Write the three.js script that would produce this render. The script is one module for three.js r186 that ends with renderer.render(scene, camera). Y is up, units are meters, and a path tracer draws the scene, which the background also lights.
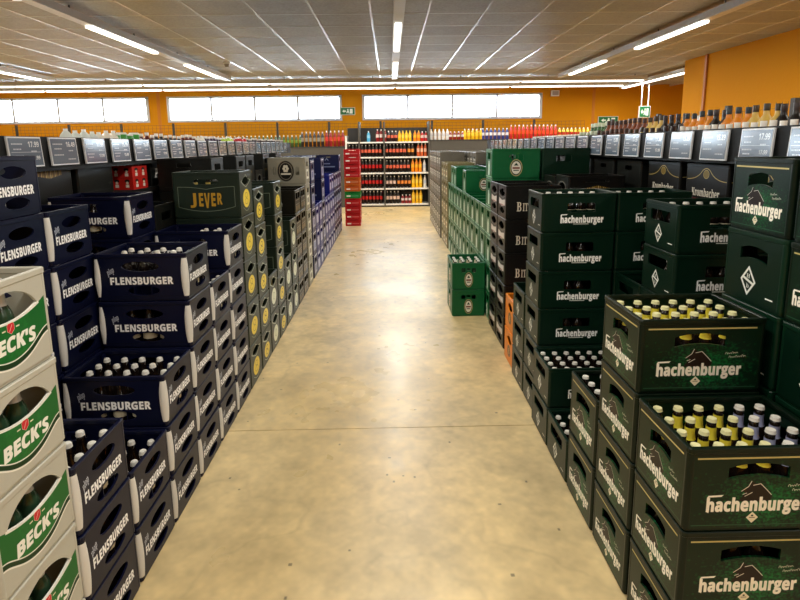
import * as THREE from 'three';
import { mergeGeometries } from 'three/addons/utils/BufferGeometryUtils.js';
import { RectAreaLightUniformsLib } from 'three/addons/lights/RectAreaLightUniformsLib.js';

// ───────────────────────── camera, sky, lights, exposure ─────────────────────────
RectAreaLightUniformsLib.init();
const scene = new THREE.Scene();
const F = 540, YAW = 0.0165, PITCH = 0.1705, ROLL = -0.0119, EYE = 1.515;
const camera = new THREE.PerspectiveCamera(2 * Math.atan(300 / F) * 180 / Math.PI, 800 / 600, 0.05, 100);
{
  const fwd = new THREE.Vector3(Math.sin(YAW) * Math.cos(PITCH), -Math.sin(PITCH), -Math.cos(YAW) * Math.cos(PITCH));
  const right = new THREE.Vector3(Math.cos(YAW), 0, Math.sin(YAW));
  const up = new THREE.Vector3().crossVectors(right, fwd);
  const X = right.clone().multiplyScalar(Math.cos(ROLL)).addScaledVector(up, Math.sin(ROLL));
  const Y = up.clone().multiplyScalar(Math.cos(ROLL)).addScaledVector(right, -Math.sin(ROLL));
  const m = new THREE.Matrix4().makeBasis(X, Y, fwd.clone().negate());
  camera.quaternion.setFromRotationMatrix(m);
  camera.position.set(0, EYE, 0);
  camera.setViewOffset(800, 600, 0, 62, 800, 600);
}
scene.background = new THREE.Color().setRGB(0.74, 0.88, 1.0);
scene.backgroundIntensity = 26.0;
const LAMP_NITS = 112, LAMP_COLOR = new THREE.Color().setRGB(1.0, 0.95, 0.85);
const renderer = new THREE.WebGLRenderer({ antialias: true });
renderer.toneMapping = THREE.LinearToneMapping;
renderer.toneMappingExposure = 0.82;
renderer.shadowMap.enabled = true;

// ───────────────────────── helpers ─────────────────────────
let seedState = 12345;
const rnd = () => { seedState = (seedState * 1664525 + 1013904223) >>> 0; return seedState / 4294967296; };
const rr = (a, b) => a + (b - a) * rnd();
const taken = new Map();
function numbered(n) { const k = taken.get(n) || 0; taken.set(n, k + 1); return k ? n + '_' + String(k).padStart(3, '0') : n; }
const lin = (r, g, b) => new THREE.Color().setRGB(r, g, b);
const mat = (color, roughness = 0.6, extra = {}) => new THREE.MeshStandardMaterial({ color, roughness, ...extra });
function shade(o) { o.traverse((c) => { if (c.isMesh) { c.castShadow = true; c.receiveShadow = true; } }); return o; }
function mesh(name, geo, m, parent) { const o = new THREE.Mesh(geo, m); o.name = name; o.castShadow = true; o.receiveShadow = true; if (parent) parent.add(o); return o; }
function tag(o, label, category, group) { o.userData.label = label; o.userData.category = category; if (group) o.userData.group = group; return o; }
function thing(name, label, category, pos = [0, 0, 0], group) {
  const g = new THREE.Group(); g.name = numbered(name); g.position.set(...pos); scene.add(g); return tag(g, label, category, group);
}
function structure(name, geo, m, label, category) {
  const o = mesh(name, geo, m, scene); o.userData.kind = 'structure'; o.userData.label = label; o.userData.category = category; return o;
}
function box(x0, x1, y0, y1, z0, z1) { // any order of ends
  const g = new THREE.BoxGeometry(Math.abs(x1 - x0), Math.abs(y1 - y0), Math.abs(z1 - z0));
  g.translate((x0 + x1) / 2, (y0 + y1) / 2, (z0 + z1) / 2); return g;
}
const merge = (list) => mergeGeometries(list.map((g) => { const n = g.index ? g.toNonIndexed() : g; for (const k of Object.keys(n.attributes)) if (!['position', 'normal', 'uv'].includes(k)) n.deleteAttribute(k); return n; }));
function uvXZ(g, s) { const p = g.attributes.position, u = g.attributes.uv; for (let i = 0; i < p.count; i++) u.setXY(i, p.getX(i) / s, p.getZ(i) / s); return g; }
function uvBox(g, s) { // uv in metres by dominant normal
  const p = g.attributes.position, n = g.attributes.normal, u = g.attributes.uv;
  for (let i = 0; i < p.count; i++) {
    const ax = Math.abs(n.getX(i)), ay = Math.abs(n.getY(i)), az = Math.abs(n.getZ(i));
    if (ay > ax && ay > az) u.setXY(i, p.getX(i) / s, p.getZ(i) / s);
    else if (ax > az) u.setXY(i, p.getZ(i) / s, p.getY(i) / s); else u.setXY(i, p.getX(i) / s, p.getY(i) / s);
  } return g;
}
// tileable value noise
function hash(x, y, s) { let h = (x * 374761393 + y * 668265263 + s * 974634777) | 0; h = Math.imul(h ^ (h >>> 13), 1274126177); return ((h ^ (h >>> 16)) >>> 0) / 4294967296; }
function vnoise(x, y, period, s) {
  const xi = Math.floor(x), yi = Math.floor(y), fx = x - xi, fy = y - yi, m = (a) => ((a % period) + period) % period;
  const u = fx * fx * (3 - 2 * fx), v = fy * fy * (3 - 2 * fy);
  const a = hash(m(xi), m(yi), s), b = hash(m(xi + 1), m(yi), s), c = hash(m(xi), m(yi + 1), s), d = hash(m(xi + 1), m(yi + 1), s);
  return a + (b - a) * u + (c - a) * v + (a - b - c + d) * u * v;
}
function fbm(x, y, period, oct, s) { let t = 0, a = 0.5, f = 1; for (let i = 0; i < oct; i++) { t += a * vnoise(x * f, y * f, period * f, s + i * 17); f *= 2; a *= 0.5; } return t / (1 - Math.pow(0.5, oct)); }
function dataTex(n, fn, srgb, wrap = true) {
  const d = new Uint8Array(n * n * 4);
  for (let y = 0; y < n; y++) for (let x = 0; x < n; x++) { const c = fn(x / n, y / n), i = (y * n + x) * 4; for (let k = 0; k < 3; k++) d[i + k] = Math.max(0, Math.min(255, c[k] * 255)); d[i + 3] = 255; }
  const t = new THREE.DataTexture(d, n, n); t.magFilter = THREE.LinearFilter; t.minFilter = THREE.LinearMipmapLinearFilter; t.generateMipmaps = true;
  if (wrap) t.wrapS = t.wrapT = THREE.RepeatWrapping;
  if (srgb) t.colorSpace = THREE.SRGBColorSpace; t.needsUpdate = true; return t;
}
function canvasTex(w, h, draw) {
  const c = document.createElement('canvas'); c.width = w; c.height = h; const g = c.getContext('2d'); draw(g, w, h);
  const t = new THREE.CanvasTexture(c); t.colorSpace = THREE.SRGBColorSpace; t.magFilter = THREE.LinearFilter; return t;
}

// ───────────────────────── the room ─────────────────────────
const CEIL = 2.94, BACK = -14.4, FRONTZ = 5.0, LEFT = -12, RIGHT = 5.3, RIGHT2 = 9.2, RWEND = -9.95;
// floor: polished screed with saw-cut joints
const floorMap = dataTex(1024, (u, v) => {
  const a = fbm(u * 5, v * 5, 5, 5, 3), b = fbm(u * 14, v * 14, 14, 4, 41), c = fbm(u * 60, v * 60, 60, 3, 77), d = fbm(u * 9, v * 9, 9, 5, 91);
  const e = fbm(u * 150, v * 150, 150, 2, 33); let t = 0.82 + (a - 0.5) * 0.20 + (b - 0.5) * 0.20 + (c - 0.5) * 0.14 + (e - 0.5) * 0.08;
  const vein = Math.abs(d - 0.5); if (vein < 0.03) t -= 0.035 * (1 - vein / 0.03);
  const speck = hash(Math.floor(u * 420), Math.floor(v * 420), 5); if (speck > 0.9993) t -= 0.3;
  const w = (fbm(u * 4, v * 4, 4, 3, 123) - 0.5) * 0.1;
  return [t * 1.02, t * (0.905 + w * 0.4), t * (0.66 + w)];
}, true);
const floorRough = dataTex(512, (u, v) => { const a = fbm(u * 7, v * 7, 7, 5, 11), b = fbm(u * 40, v * 40, 40, 3, 12); const r = 0.37 + (a - 0.5) * 0.30 + (b - 0.5) * 0.12; return [r, r, r]; }, false);
const floorMat = new THREE.MeshPhysicalMaterial({ ior: 1.6, map: floorMap, roughnessMap: floorRough, roughness: 0.95, bumpMap: floorRough, bumpScale: 0.0025 });
{
  const bed = structure('floor', box(LEFT, RIGHT2, -0.3, -0.02, FRONTZ, BACK), mat(lin(0.06, 0.05, 0.035), 0.9), 'polished beige concrete floor with thin saw-cut joints', 'floor');
  const zs = [FRONTZ, -2.72, -8.72, BACK], xs = [LEFT, -6.2, 6.2, RIGHT2];
  for (let i = 0; i < 3; i++) for (let j = 0; j < 3; j++) {
    const g = uvXZ(box(xs[i] + 0.002, xs[i + 1] - 0.002, -0.02, 0, zs[j] - 0.003, zs[j + 1] + 0.003), 4.5);
    mesh('floor_slab', g, floorMat, bed);
  }
}
// ceiling: slab above, lay-in panels and bright runners below
const wallGrain = dataTex(256, (u, v) => { const a = fbm(u * 30, v * 30, 30, 3, 5); return [a, a, a]; }, false);
const orange = new THREE.MeshPhysicalMaterial({ color: lin(0.62, 0.255, 0.004), roughness: 0.9, ior: 1.3, bumpMap: wallGrain, bumpScale: 0.0012 });
const TILE = 0.625, TX0 = 0.439 - 20 * TILE, TZ0 = -0.03;
{
  const slab = structure('ceiling', box(LEFT, RIGHT2, CEIL + 0.05, CEIL + 0.3, FRONTZ, BACK), mat(lin(0.3, 0.28, 0.25), 0.9), 'suspended ceiling of square grey-beige panels with bright runners', 'ceiling');
  const tm = [0, 1, 2, 3].map((k) => {
    const t = dataTex(128, (u, v) => { const a = fbm(u * 34, v * 34, 34, 3, 60 + k), b = fbm(u * 3, v * 3, 3, 2, 80 + k); const c = 0.57 + (a - 0.5) * 0.12 + (b - 0.5) * 0.06 + k * 0.012; return [c, c * 0.965, c * 0.89]; }, true);
    return new THREE.MeshStandardMaterial({ map: t, roughness: 0.55 });
  });
  const tg = new THREE.BoxGeometry(TILE - 0.018, 0.016, TILE - 0.018);
  const rest = [];
  const nx0 = Math.ceil((LEFT - TX0) / TILE), nx1 = Math.floor((RIGHT2 - TX0) / TILE);
  for (let i = nx0; i < nx1; i++) for (let j = -7; j < 22; j++) {
    const x = TX0 + (i + 0.5) * TILE, z = TZ0 - (j + 0.5) * TILE;
    if (z - TILE / 2 < BACK || z + TILE / 2 > FRONTZ ) continue;
    if (x + TILE / 2 > RIGHT && z > RWEND - 0.3) { const x0 = x - TILE / 2 + 0.009; if (x0 < RIGHT - 0.02) rest.push(box(x0, RIGHT - 0.004, CEIL, CEIL + 0.016, z - TILE / 2 + 0.009, z + TILE / 2 - 0.009)); continue; }
    const dep = -z, inView = dep > 4.4 && dep < 9.6 && Math.abs(x) < dep * 0.78 + 0.6;
    if (inView) { const o = mesh('ceiling_panel', tg, tm[Math.floor(rnd() * 4)], slab); o.position.set(x, CEIL + 0.008 + rr(0, 0.002), z); }
    else { const g = tg.clone(); g.translate(x, CEIL + 0.008, z); rest.push(g); }
  }
  const r = mesh('distant_ceiling_panels', merge(rest), tm[1], slab); r.userData.kind = 'stuff';
  const bar = mat(lin(0.86, 0.85, 0.82), 0.22, { metalness: 0.35 });
  for (let i = nx0; i <= nx1; i++) {
    const x = TX0 + i * TILE, end = x > RIGHT - 0.02 ? RWEND : FRONTZ;
    mesh('ceiling_runner', box(x - 0.012, x + 0.012, CEIL - 0.003, CEIL + 0.05, end, BACK), bar, slab);
  }
  const tees = []; const dull = mat(lin(0.62, 0.60, 0.55), 0.35);
  for (let j = -8; j <= 23; j++) { const z = TZ0 - j * TILE; if (z < BACK || z > FRONTZ) continue; tees.push(box(LEFT, z > RWEND ? RIGHT : RIGHT2, CEIL - 0.001, CEIL + 0.04, z - 0.006, z + 0.006)); }
  const t2 = mesh('ceiling_cross_bars', merge(tees), dull, slab); t2.userData.kind = 'stuff';
}
// walls
const WINS = [[-10.78, -6.21], [-5.70, -1.25], [-0.68, 3.96]], WY0 = 2.21, WY1 = 2.785;
{
  const parts = [box(LEFT, RIGHT2, 0, WY0, BACK, BACK - 0.25), box(LEFT, RIGHT2, WY1, CEIL + 0.3, BACK, BACK - 0.25)];
  const edges = [LEFT, ...WINS.flat(), RIGHT2];
  for (let i = 0; i < edges.length; i += 2) parts.push(box(edges[i], edges[i + 1], WY0, WY1, BACK, BACK - 0.25));
  structure('wall_back', uvBox(merge(parts), 1), orange, 'orange painted far wall with three long strip windows', 'wall');
  structure('wall_left', uvBox(box(LEFT - 0.25, LEFT, 0, CEIL + 0.3, FRONTZ, BACK), 1), orange, 'orange painted side wall beyond the left racks', 'wall');
  const rw = merge([box(RIGHT, RIGHT + 0.25, 0, CEIL + 0.3, FRONTZ, RWEND), box(RIGHT + 0.25, RIGHT2, 0, CEIL + 0.3, RWEND, RWEND + 0.25)]);
  structure('wall_right', uvBox(rw, 1), orange, 'orange painted side wall ending in an outer corner', 'wall');
  structure('wall_recess', uvBox(box(RIGHT2, RIGHT2 + 0.25, 0, CEIL + 0.3, RWEND + 0.25, BACK), 1), orange, 'orange painted wall of the recess beyond the corner', 'wall');
  structure('wall_front', uvBox(box(LEFT, RIGHT + 0.25, 0, CEIL + 0.3, FRONTZ, FRONTZ + 0.25), 1), orange, 'orange painted wall behind the shopper', 'wall');
  // windows
  const frameM = mat(lin(0.62, 0.64, 0.68), 0.4), glass = new THREE.MeshPhysicalMaterial({ color: 0xffffff, roughness: 0.0, transmission: 1, thickness: 0, ior: 1.45 });
  WINS.forEach(([a, b], k) => {
    const w = new THREE.Group(); w.name = 'window_' + (k + 1); scene.add(w); w.userData = { kind: 'structure', label: ['strip window of four panes in the far wall, beyond the left rack', 'strip window of four panes between the two other strip windows', 'strip window of four panes in the far wall, above the soft drink shelves'][k], category: 'window' };
    const f = 0.05, zf = BACK + 0.03, zb = BACK - 0.07;
    mesh('window_frame', merge([box(a - 0.02, b + 0.02, WY0 - 0.05, WY0 + 0.01, zf, zb), box(a - 0.02, b + 0.02, WY1 - 0.03, WY1 + 0.02, zf, zb), box(a - 0.02, a + f, WY0, WY1, zf, zb), box(b - f, b + 0.02, WY0, WY1, zf, zb)]), frameM, w);
    const pw = (b - a) / 4;
    for (let i = 0; i < 4; i++) {
      mesh('window_pane', box(a + i * pw + 0.02, a + (i + 1) * pw - 0.02, WY0, WY1, BACK - 0.03, BACK - 0.034), glass, w);
      if (i) mesh('mullion', box(a + i * pw - 0.028, a + i * pw + 0.028, WY0, WY1, zf, zb), frameM, w);
    }
  });
  // seams, pipe and the dark doorway panel
  const seamM = mat(lin(0.55, 0.19, 0.01), 0.7), pipe = new THREE.CylinderGeometry(0.02, 0.02, 1, 10);
  structure('trim_1', box(-5.98, -5.90, 1.5, CEIL, BACK, BACK + 0.012), seamM, 'orange vertical panel seam between two strip windows', 'trim');
  structure('trim_2', box(5.30, 5.37, 1.5, CEIL, BACK, BACK + 0.012), seamM, 'orange vertical panel seam on the far wall by the exit', 'trim');
  structure('trim_3', box(RIGHT - 0.03, RIGHT, 1.9, CEIL, -9.22, -9.28), mat(lin(0.45, 0.14, 0.008), 0.6), 'dark orange cable duct running down the side wall', 'trim');
  const d = structure('door_1', box(5.55, 6.75, 0, 1.9, BACK, BACK + 0.04), mat(lin(0.13, 0.10, 0.08), 0.6), 'dark brown panel standing for the shaded doorway under the green exit sign', 'door');  // the doorway opening is a closed panel, its shade put into the colour
  mesh('door_frame', merge([box(5.47, 5.55, 0, 1.98, BACK, BACK + 0.06), box(6.75, 6.83, 0, 1.98, BACK, BACK + 0.06), box(5.55, 6.75, 1.9, 1.98, BACK, BACK + 0.06)]), mat(lin(0.10, 0.08, 0.065), 0.5), d);
}

// ───────────────────────── lamps ─────────────────────────
{
  const trunkM = mat(lin(0.55, 0.54, 0.53), 0.4), glow = new THREE.MeshStandardMaterial({ color: 0xffffff, emissive: LAMP_COLOR, emissiveIntensity: 4, roughness: 0.4 }), hangM = mat(lin(0.03, 0.03, 0.03), 0.5);
  const LY = 2.80, LW = 0.07;
  const rowNames = { '-6.55': 'two bays behind the navy crates', '-3.2': 'over the left rack', '0.11': 'over the middle of the aisle', '3.46': 'over the right rack' };
  function lampAt(cx, cz, len, alongX, parent, power = 1) {
    const g = alongX ? new THREE.BoxGeometry(len, 0.025, LW) : new THREE.BoxGeometry(LW, 0.025, len);
    const m = mesh('light_tube', g, glow, parent); m.position.set(cx, LY, cz);
    const l = new THREE.RectAreaLight(LAMP_COLOR, LAMP_NITS * power, alongX ? len : LW, alongX ? LW : len);
    l.position.set(cx, LY - 0.016, cz); l.rotation.x = -Math.PI / 2; l.name = 'tube_light'; parent.add(l);
    l.castShadow = true;
  }
  for (const [x, zn, zf] of [[-6.55, -2.0, -11.0], [-3.2, 4.6, -11.2], [0.11, 4.6, -11.2], [3.46, 4.6, -11.2]]) {
    const t = thing('strip_lamp', `long grey ceiling light track ${rowNames[x]}`, 'light');
    const tr = mesh('track', box(x - 0.055, x + 0.055, LY + 0.013, LY + 0.09, zn, zf), trunkM, t);
    for (let k = x < -6 ? -1 : -3; k < 2; k++) { const z = -(6.12 + 2.8 * k + 0.85); lampAt(x, z, 1.68, false, t); }
    for (let z = zn - 0.6; z > zf; z -= 1.4) mesh('hanger', box(x - 0.006, x + 0.006, LY + 0.09, CEIL, z - 0.006, z + 0.006), hangM, tr);
  }
  { const t = thing('strip_lamp', 'short ceiling light track beyond the orange wall corner', 'light'); const x = 5.63;
    mesh('track', box(x - 0.055, x + 0.055, LY + 0.013, LY + 0.09, -10.4, -13.4), trunkM, t); lampAt(x, -11.9, 2.8, false, t);
    for (const z of [-10.6, -13.2]) mesh('hanger', box(x - 0.006, x + 0.006, LY + 0.09, CEIL, z - 0.006, z + 0.006), hangM, t); }
  for (const [z, lab] of [[-11.75, 'ceiling light track crossing the hall at the ends of the aisle tracks'], [-12.75, 'bright ceiling light track crossing the hall close to the strip windows']]) {
    const t = thing('strip_lamp', lab, 'light');
    mesh('track', box(-10.5, 5.45, LY + 0.013, LY + 0.10, z - 0.06, z + 0.06), trunkM, t);
    for (let k = 0; k < 6; k++) lampAt(-9.1 + k * 2.64, z, 2.56, true, t, 0.4);
    for (let k = 0; k < 9; k++) mesh('hanger', box(-9.6 + k * 1.85, -9.585 + k * 1.85, LY + 0.1, CEIL, z - 0.006, z + 0.006), hangM, t);
  }
}

// ───────────────────────── crate art ─────────────────────────
const font = (px, fam = 'sans-serif', st = 'bold') => `${st} ${px}px ${fam}`;
function fitText(g, s, cx, cy, w, h, color, fam = 'sans-serif', o = {}) { // text stretched to a w x h box centred on cx, cy
  g.save(); g.font = font(100, fam, o.style || 'bold'); g.textBaseline = 'alphabetic'; g.textAlign = 'left'; const m = g.measureText(s);
  const asc = o.asc ?? 72, sx = w / m.width, sy = h / asc;
  g.translate(cx, cy); if (o.rot) g.rotate(o.rot); if (o.skew) g.transform(1, 0, o.skew, 1, 0, 0); g.scale(sx, sy); g.translate(-m.width / 2, asc / 2);
  if (o.shadow) { g.fillStyle = o.shadow; g.fillText(s, 3, 5); }
  if (o.stroke) { g.strokeStyle = color; g.lineWidth = o.stroke; g.lineJoin = 'round'; g.strokeText(s, 0, 0); }
  g.fillStyle = color; g.fillText(s, 0, 0); g.restore();
}
function ell(g, cx, cy, rx, ry, fill, stroke, lw) { g.beginPath(); g.ellipse(cx, cy, rx, ry, 0, 0, 7); if (fill) { g.fillStyle = fill; g.fill(); } if (stroke) { g.strokeStyle = stroke; g.lineWidth = lw; g.stroke(); } }
function poly(g, pts, fill, stroke, lw) { g.beginPath(); pts.forEach(([x, y], i) => (i ? g.lineTo(x, y) : g.moveTo(x, y))); g.closePath(); if (fill) { g.fillStyle = fill; g.fill(); } if (stroke) { g.strokeStyle = stroke; g.lineWidth = lw; g.stroke(); } }
function scuff(g, w, h, n, tone) { g.save(); for (let i = 0; i < n; i++) { g.globalAlpha = rr(0.05, 0.2); g.strokeStyle = tone; g.lineWidth = rr(0.6, 1.6); const x = rr(0, w), y = rr(0, h); g.beginPath(); g.moveTo(x, y); g.lineTo(x + rr(-30, 30), y + rr(-10, 10)); g.stroke(); } g.restore(); }
function hachText(g, cx, cy, w, h, col, sh) {
  fitText(g, 'hachenburger', cx, cy, w, h, col, 'sans-serif', { style: 'bold', asc: 78, stroke: 6, shadow: sh });
  g.fillStyle = col; const x = cx - w / 2; poly(g, [[x + w * 0.005, cy - h * 0.5], [x + w * 0.02, cy - h * 0.66], [x + w * 0.17, cy - h * 0.70], [x + w * 0.15, cy - h * 0.56], [x + w * 0.04, cy - h * 0.53]], col);
  poly(g, [[x + w * 0.0, cy + h * 0.50], [x + w * 0.035, cy + h * 0.44], [x + w * 0.035, cy + h * 0.62]], col);
}
const ART = {
  flens(short) { return (g, w, h) => {
    g.fillStyle = '#080d2a'; g.fillRect(0, 0, w, h); scuff(g, w, h, 40, '#4a5890');
    g.fillStyle = '#050918'; g.fillRect(0, h * 0.03, w, h * 0.012); g.fillRect(0, h * 0.93, w, h * 0.014);
    fitText(g, 'FLENSBURGER', w * 0.5, h * 0.57, w * (short ? 0.80 : 0.74), h * 0.165, '#ffffff', 'sans-serif', { stroke: 5 });
    g.save(); g.translate(w * (short ? 0.15 : 0.15), h * 0.34); g.rotate(-0.5); fitText(g, 'plop', 0, 0, w * (short ? 0.13 : 0.09), h * 0.12, '#c9cfdd', 'serif', { style: 'bold', skew: -0.3 }); g.restore();
    } },
  becks(short) { return (g, w, h) => {
    g.fillStyle = '#bdbbae'; g.fillRect(0, 0, w, h);
    const low = (k) => { g.lineTo(w, h * (0.70 + k)); g.bezierCurveTo(w * 0.86, h * (0.70 + k), w * 0.78, h * (0.90 + k), w * 0.5, h * (0.91 + k)); g.bezierCurveTo(w * 0.22, h * (0.90 + k), w * 0.14, h * (0.70 + k), 0, h * (0.70 + k)); };
    g.beginPath(); g.moveTo(0, h * 0.28); g.lineTo(w * 0.10, h * 0.325); g.quadraticCurveTo(w * 0.5, h * 0.50, w * 0.90, h * 0.325); g.lineTo(w, h * 0.27); low(0); g.closePath(); g.fillStyle = '#14652a'; g.fill();
    g.save(); g.clip(); for (let i = 0; i < 500; i++) { g.globalAlpha = 0.12; ell(g, w * rr(0.25, 0.75), h * rr(0.36, 0.86), rr(5, 16), rr(4, 12), '#1f8a34'); } g.restore(); g.globalAlpha = 1;
    const line = (k, c, lw) => { g.beginPath(); g.moveTo(w, h * (0.70 + k)); low(k); g.strokeStyle = c; g.lineWidth = lw; g.stroke(); };
    line(-0.035, '#0c3418', h * 0.06); line(-0.075, '#eeece2', h * 0.014); line(0.0, '#eeece2', h * 0.02);
    g.strokeStyle = '#eeece2'; g.lineWidth = h * 0.03; g.beginPath(); g.moveTo(w * 0.10, h * 0.325); g.quadraticCurveTo(w * 0.5, h * 0.50, w * 0.90, h * 0.325); g.stroke();
    fitText(g, "BECK'S", w * 0.5, h * 0.645, w * 0.62, h * 0.15, '#f6f4ea', 'sans-serif', { stroke: 7, skew: -0.12 });
    g.fillStyle = '#c8202a'; poly(g, [[w * 0.455, h * 0.44], [w * 0.47, h * 0.42], [w * 0.53, h * 0.42], [w * 0.545, h * 0.44], [w * 0.545, h * 0.50], [w * 0.5, h * 0.54], [w * 0.455, h * 0.50]], '#d02832', '#f6e9d8', 2);
    g.strokeStyle = '#f6e9d8'; g.lineWidth = 3; g.beginPath(); g.moveTo(w * 0.48, h * 0.51); g.lineTo(w * 0.52, h * 0.44); g.stroke();
    g.fillStyle = '#e8dfc0'; g.fillRect(w * 0.39, h * 0.475, w * 0.045, h * 0.016); g.fillRect(w * 0.565, h * 0.475, w * 0.045, h * 0.016);
    scuff(g, w, h, 60, '#8a887c'); } },
  hachNew(short) { return (g, w, h) => {
    g.fillStyle = '#052012'; g.fillRect(0, 0, w, h);
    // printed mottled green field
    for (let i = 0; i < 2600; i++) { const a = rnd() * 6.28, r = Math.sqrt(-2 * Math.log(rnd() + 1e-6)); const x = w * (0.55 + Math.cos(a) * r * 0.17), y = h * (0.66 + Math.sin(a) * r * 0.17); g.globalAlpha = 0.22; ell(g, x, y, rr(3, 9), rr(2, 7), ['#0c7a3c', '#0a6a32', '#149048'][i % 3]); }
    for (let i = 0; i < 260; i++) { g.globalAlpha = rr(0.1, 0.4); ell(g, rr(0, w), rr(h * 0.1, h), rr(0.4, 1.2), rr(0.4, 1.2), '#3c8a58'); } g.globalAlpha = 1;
    g.fillStyle = '#05140b'; g.fillRect(0, 0, w, h * 0.06);
    g.fillStyle = '#c9b878'; g.fillRect(w * 0.03, h * 0.075, w * 0.92, h * 0.022);
    // the wolf-shaped mountain
    const mx = w * (short ? 0.42 : 0.46), my = h * 0.52, s = h * 0.13;
    poly(g, [[mx - s * 1.4, my + s], [mx - s * 0.9, my + s * 0.1], [mx - s * 1.3, my - s * 0.1], [mx - s * 0.6, my - s * 0.6], [mx - s * 0.35, my - s * 1.1], [mx, my - s * 0.75], [mx + s * 0.5, my - s * 0.8], [mx + s * 1.1, my - s * 0.2], [mx + s * 1.7, my + s * 0.5], [mx + s * 1.5, my + s]], '#20130f');
    g.strokeStyle = '#e8e2d6'; g.lineWidth = 3.6; g.beginPath(); g.moveTo(mx - s * 1.25, my - s * 0.02); g.lineTo(mx - s * 0.6, my - s * 0.5); g.lineTo(mx - s * 0.35, my - s * 1.05); g.moveTo(mx - s * 0.2, my - s * 0.6); g.lineTo(mx + s * 0.5, my - s * 0.75); g.lineTo(mx + s * 1.1, my - s * 0.15); g.lineTo(mx + s * 1.6, my + s * 0.4); g.moveTo(mx - s * 0.9, my + s * 0.5); g.lineTo(mx - s * 0.2, my + s * 0.1); g.moveTo(mx - s * 1.1, my + s * 0.3); g.lineTo(mx - s * 0.7, my + s * 0.15); g.stroke();
    hachText(g, w * (short ? 0.49 : 0.48), h * 0.685, w * (short ? 0.84 : 0.73), h * 0.18, '#fdf8ec', '#06130a');
    const dx = w * (short ? 0.47 : 0.46), dy = h * 0.865, ds = h * 0.07; poly(g, [[dx - ds * (short ? 0.8 : 1.0), dy], [dx, dy - ds], [dx + ds * (short ? 0.8 : 1.0), dy], [dx, dy + ds]], '#ece3c8', '#fff8e4', 2); ell(g, dx, dy - ds * 0.35, ds * 0.2, ds * 0.15, '#17291c'); g.fillStyle = '#4a4a36'; g.fillRect(dx - ds * 0.5, dy - 1, ds, 3);
    g.save(); g.translate(w * 0.70, h * 0.50); g.rotate(-0.08); g.strokeStyle = '#e8e2d0'; g.lineWidth = 2.4; for (const [x0, y0, n] of [[0, -h * 0.03, 6], [w * 0.03, h * 0.03, 8]]) { g.beginPath(); g.moveTo(x0, y0); for (let q = 0; q < n; q++) g.quadraticCurveTo(x0 + (q + 0.5) * w * 0.018, y0 - h * (q % 3 ? 0.03 : 0.06), x0 + (q + 1) * w * 0.018, y0); g.stroke(); } g.restore();
    g.fillStyle = '#2c5a40'; g.fillRect(w * 0.02, h * 0.955, w * 0.96, h * 0.01);
    scuff(g, w, h, 60, '#5a8a6a'); } },
  hachPlain(short) { return (g, w, h) => {
    g.fillStyle = '#042015'; g.fillRect(0, 0, w, h); scuff(g, w, h, 60, '#3a6a52');
    if (!short) { hachText(g, w * 0.54, h * 0.67, w * 0.62, h * 0.205, '#ffffff'); g.fillStyle = '#eef0ea'; g.fillRect(w * 0.42, h * 0.80, w * 0.22, h * 0.02); ell(g, w * 0.84, h * 0.68, 5, 5, '#eef0ea'); }
    else { const cx = w * 0.45, cy = h * 0.69, a = h * 0.23; poly(g, [[cx - a * 0.75, cy], [cx, cy - a], [cx + a * 0.75, cy], [cx, cy + a]], '#eef0ea'); poly(g, [[cx - a * 0.56, cy], [cx, cy - a * 0.75], [cx + a * 0.56, cy], [cx, cy + a * 0.75]], '#042015'); g.fillStyle = '#eef0ea'; g.save(); g.translate(cx, cy); g.rotate(0.3); g.fillRect(-a * 0.5, -a * 0.1, a, a * 0.17); g.restore(); fitText(g, 'H', cx, cy - a * 0.32, a * 0.36, a * 0.28, '#eef0ea', 'serif'); fitText(g, 'b', cx, cy + a * 0.35, a * 0.28, a * 0.28, '#eef0ea', 'serif'); g.fillRect(w * 0.78, h * 0.85, w * 0.13, h * 0.022); } } },
  jever(short) { return (g, w, h) => {
    if (!short) { g.fillStyle = '#1e2a22'; g.fillRect(0, 0, w, h); g.strokeStyle = '#6f7a6c'; g.lineWidth = 4; g.beginPath(); g.moveTo(w * 0.05, h * 0.30); g.quadraticCurveTo(w * 0.3, h * 0.30, w * 0.5, h * 0.36); g.quadraticCurveTo(w * 0.7, h * 0.30, w * 0.95, h * 0.30); g.lineTo(w * 0.95, h * 0.77); g.quadraticCurveTo(w * 0.5, h * 0.98, w * 0.05, h * 0.77); g.closePath(); g.stroke();
      const L = 'JEVER'; for (let i = 0; i < 5; i++) fitText(g, L[i], w * (0.31 + i * 0.098), h * (0.60 + 0.02 * (2 - Math.abs(i - 2)) - 0.02), w * 0.085, h * (0.26 + 0.04 * (2 - Math.abs(i - 2))), '#b98d2c', 'sans-serif', { stroke: 4 }); }
    else { g.fillStyle = '#1e2a22'; g.fillRect(0, 0, w, h); scuff(g, w, h, 60, '#8a968a'); g.strokeStyle = '#a9b4a6'; g.lineWidth = 9; g.beginPath(); g.moveTo(w * 0.1, h * 0.20); g.quadraticCurveTo(w * 0.3, h * 0.18, w * 0.5, h * 0.05); g.quadraticCurveTo(w * 0.7, h * 0.18, w * 0.9, h * 0.20); g.quadraticCurveTo(w * 0.7, h * 0.30, w * 0.5, h * 0.35); g.quadraticCurveTo(w * 0.3, h * 0.30, w * 0.1, h * 0.20); g.stroke();
      ell(g, w * 0.5, h * 0.63, w * 0.29, h * 0.225, '#ecd23c', '#a08c24', 4); ell(g, w * 0.5, h * 0.55, w * 0.1, h * 0.06, null, '#6a5a18', 6); ell(g, w * 0.5, h * 0.70, w * 0.12, h * 0.07, null, '#6a5a18', 6);
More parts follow.
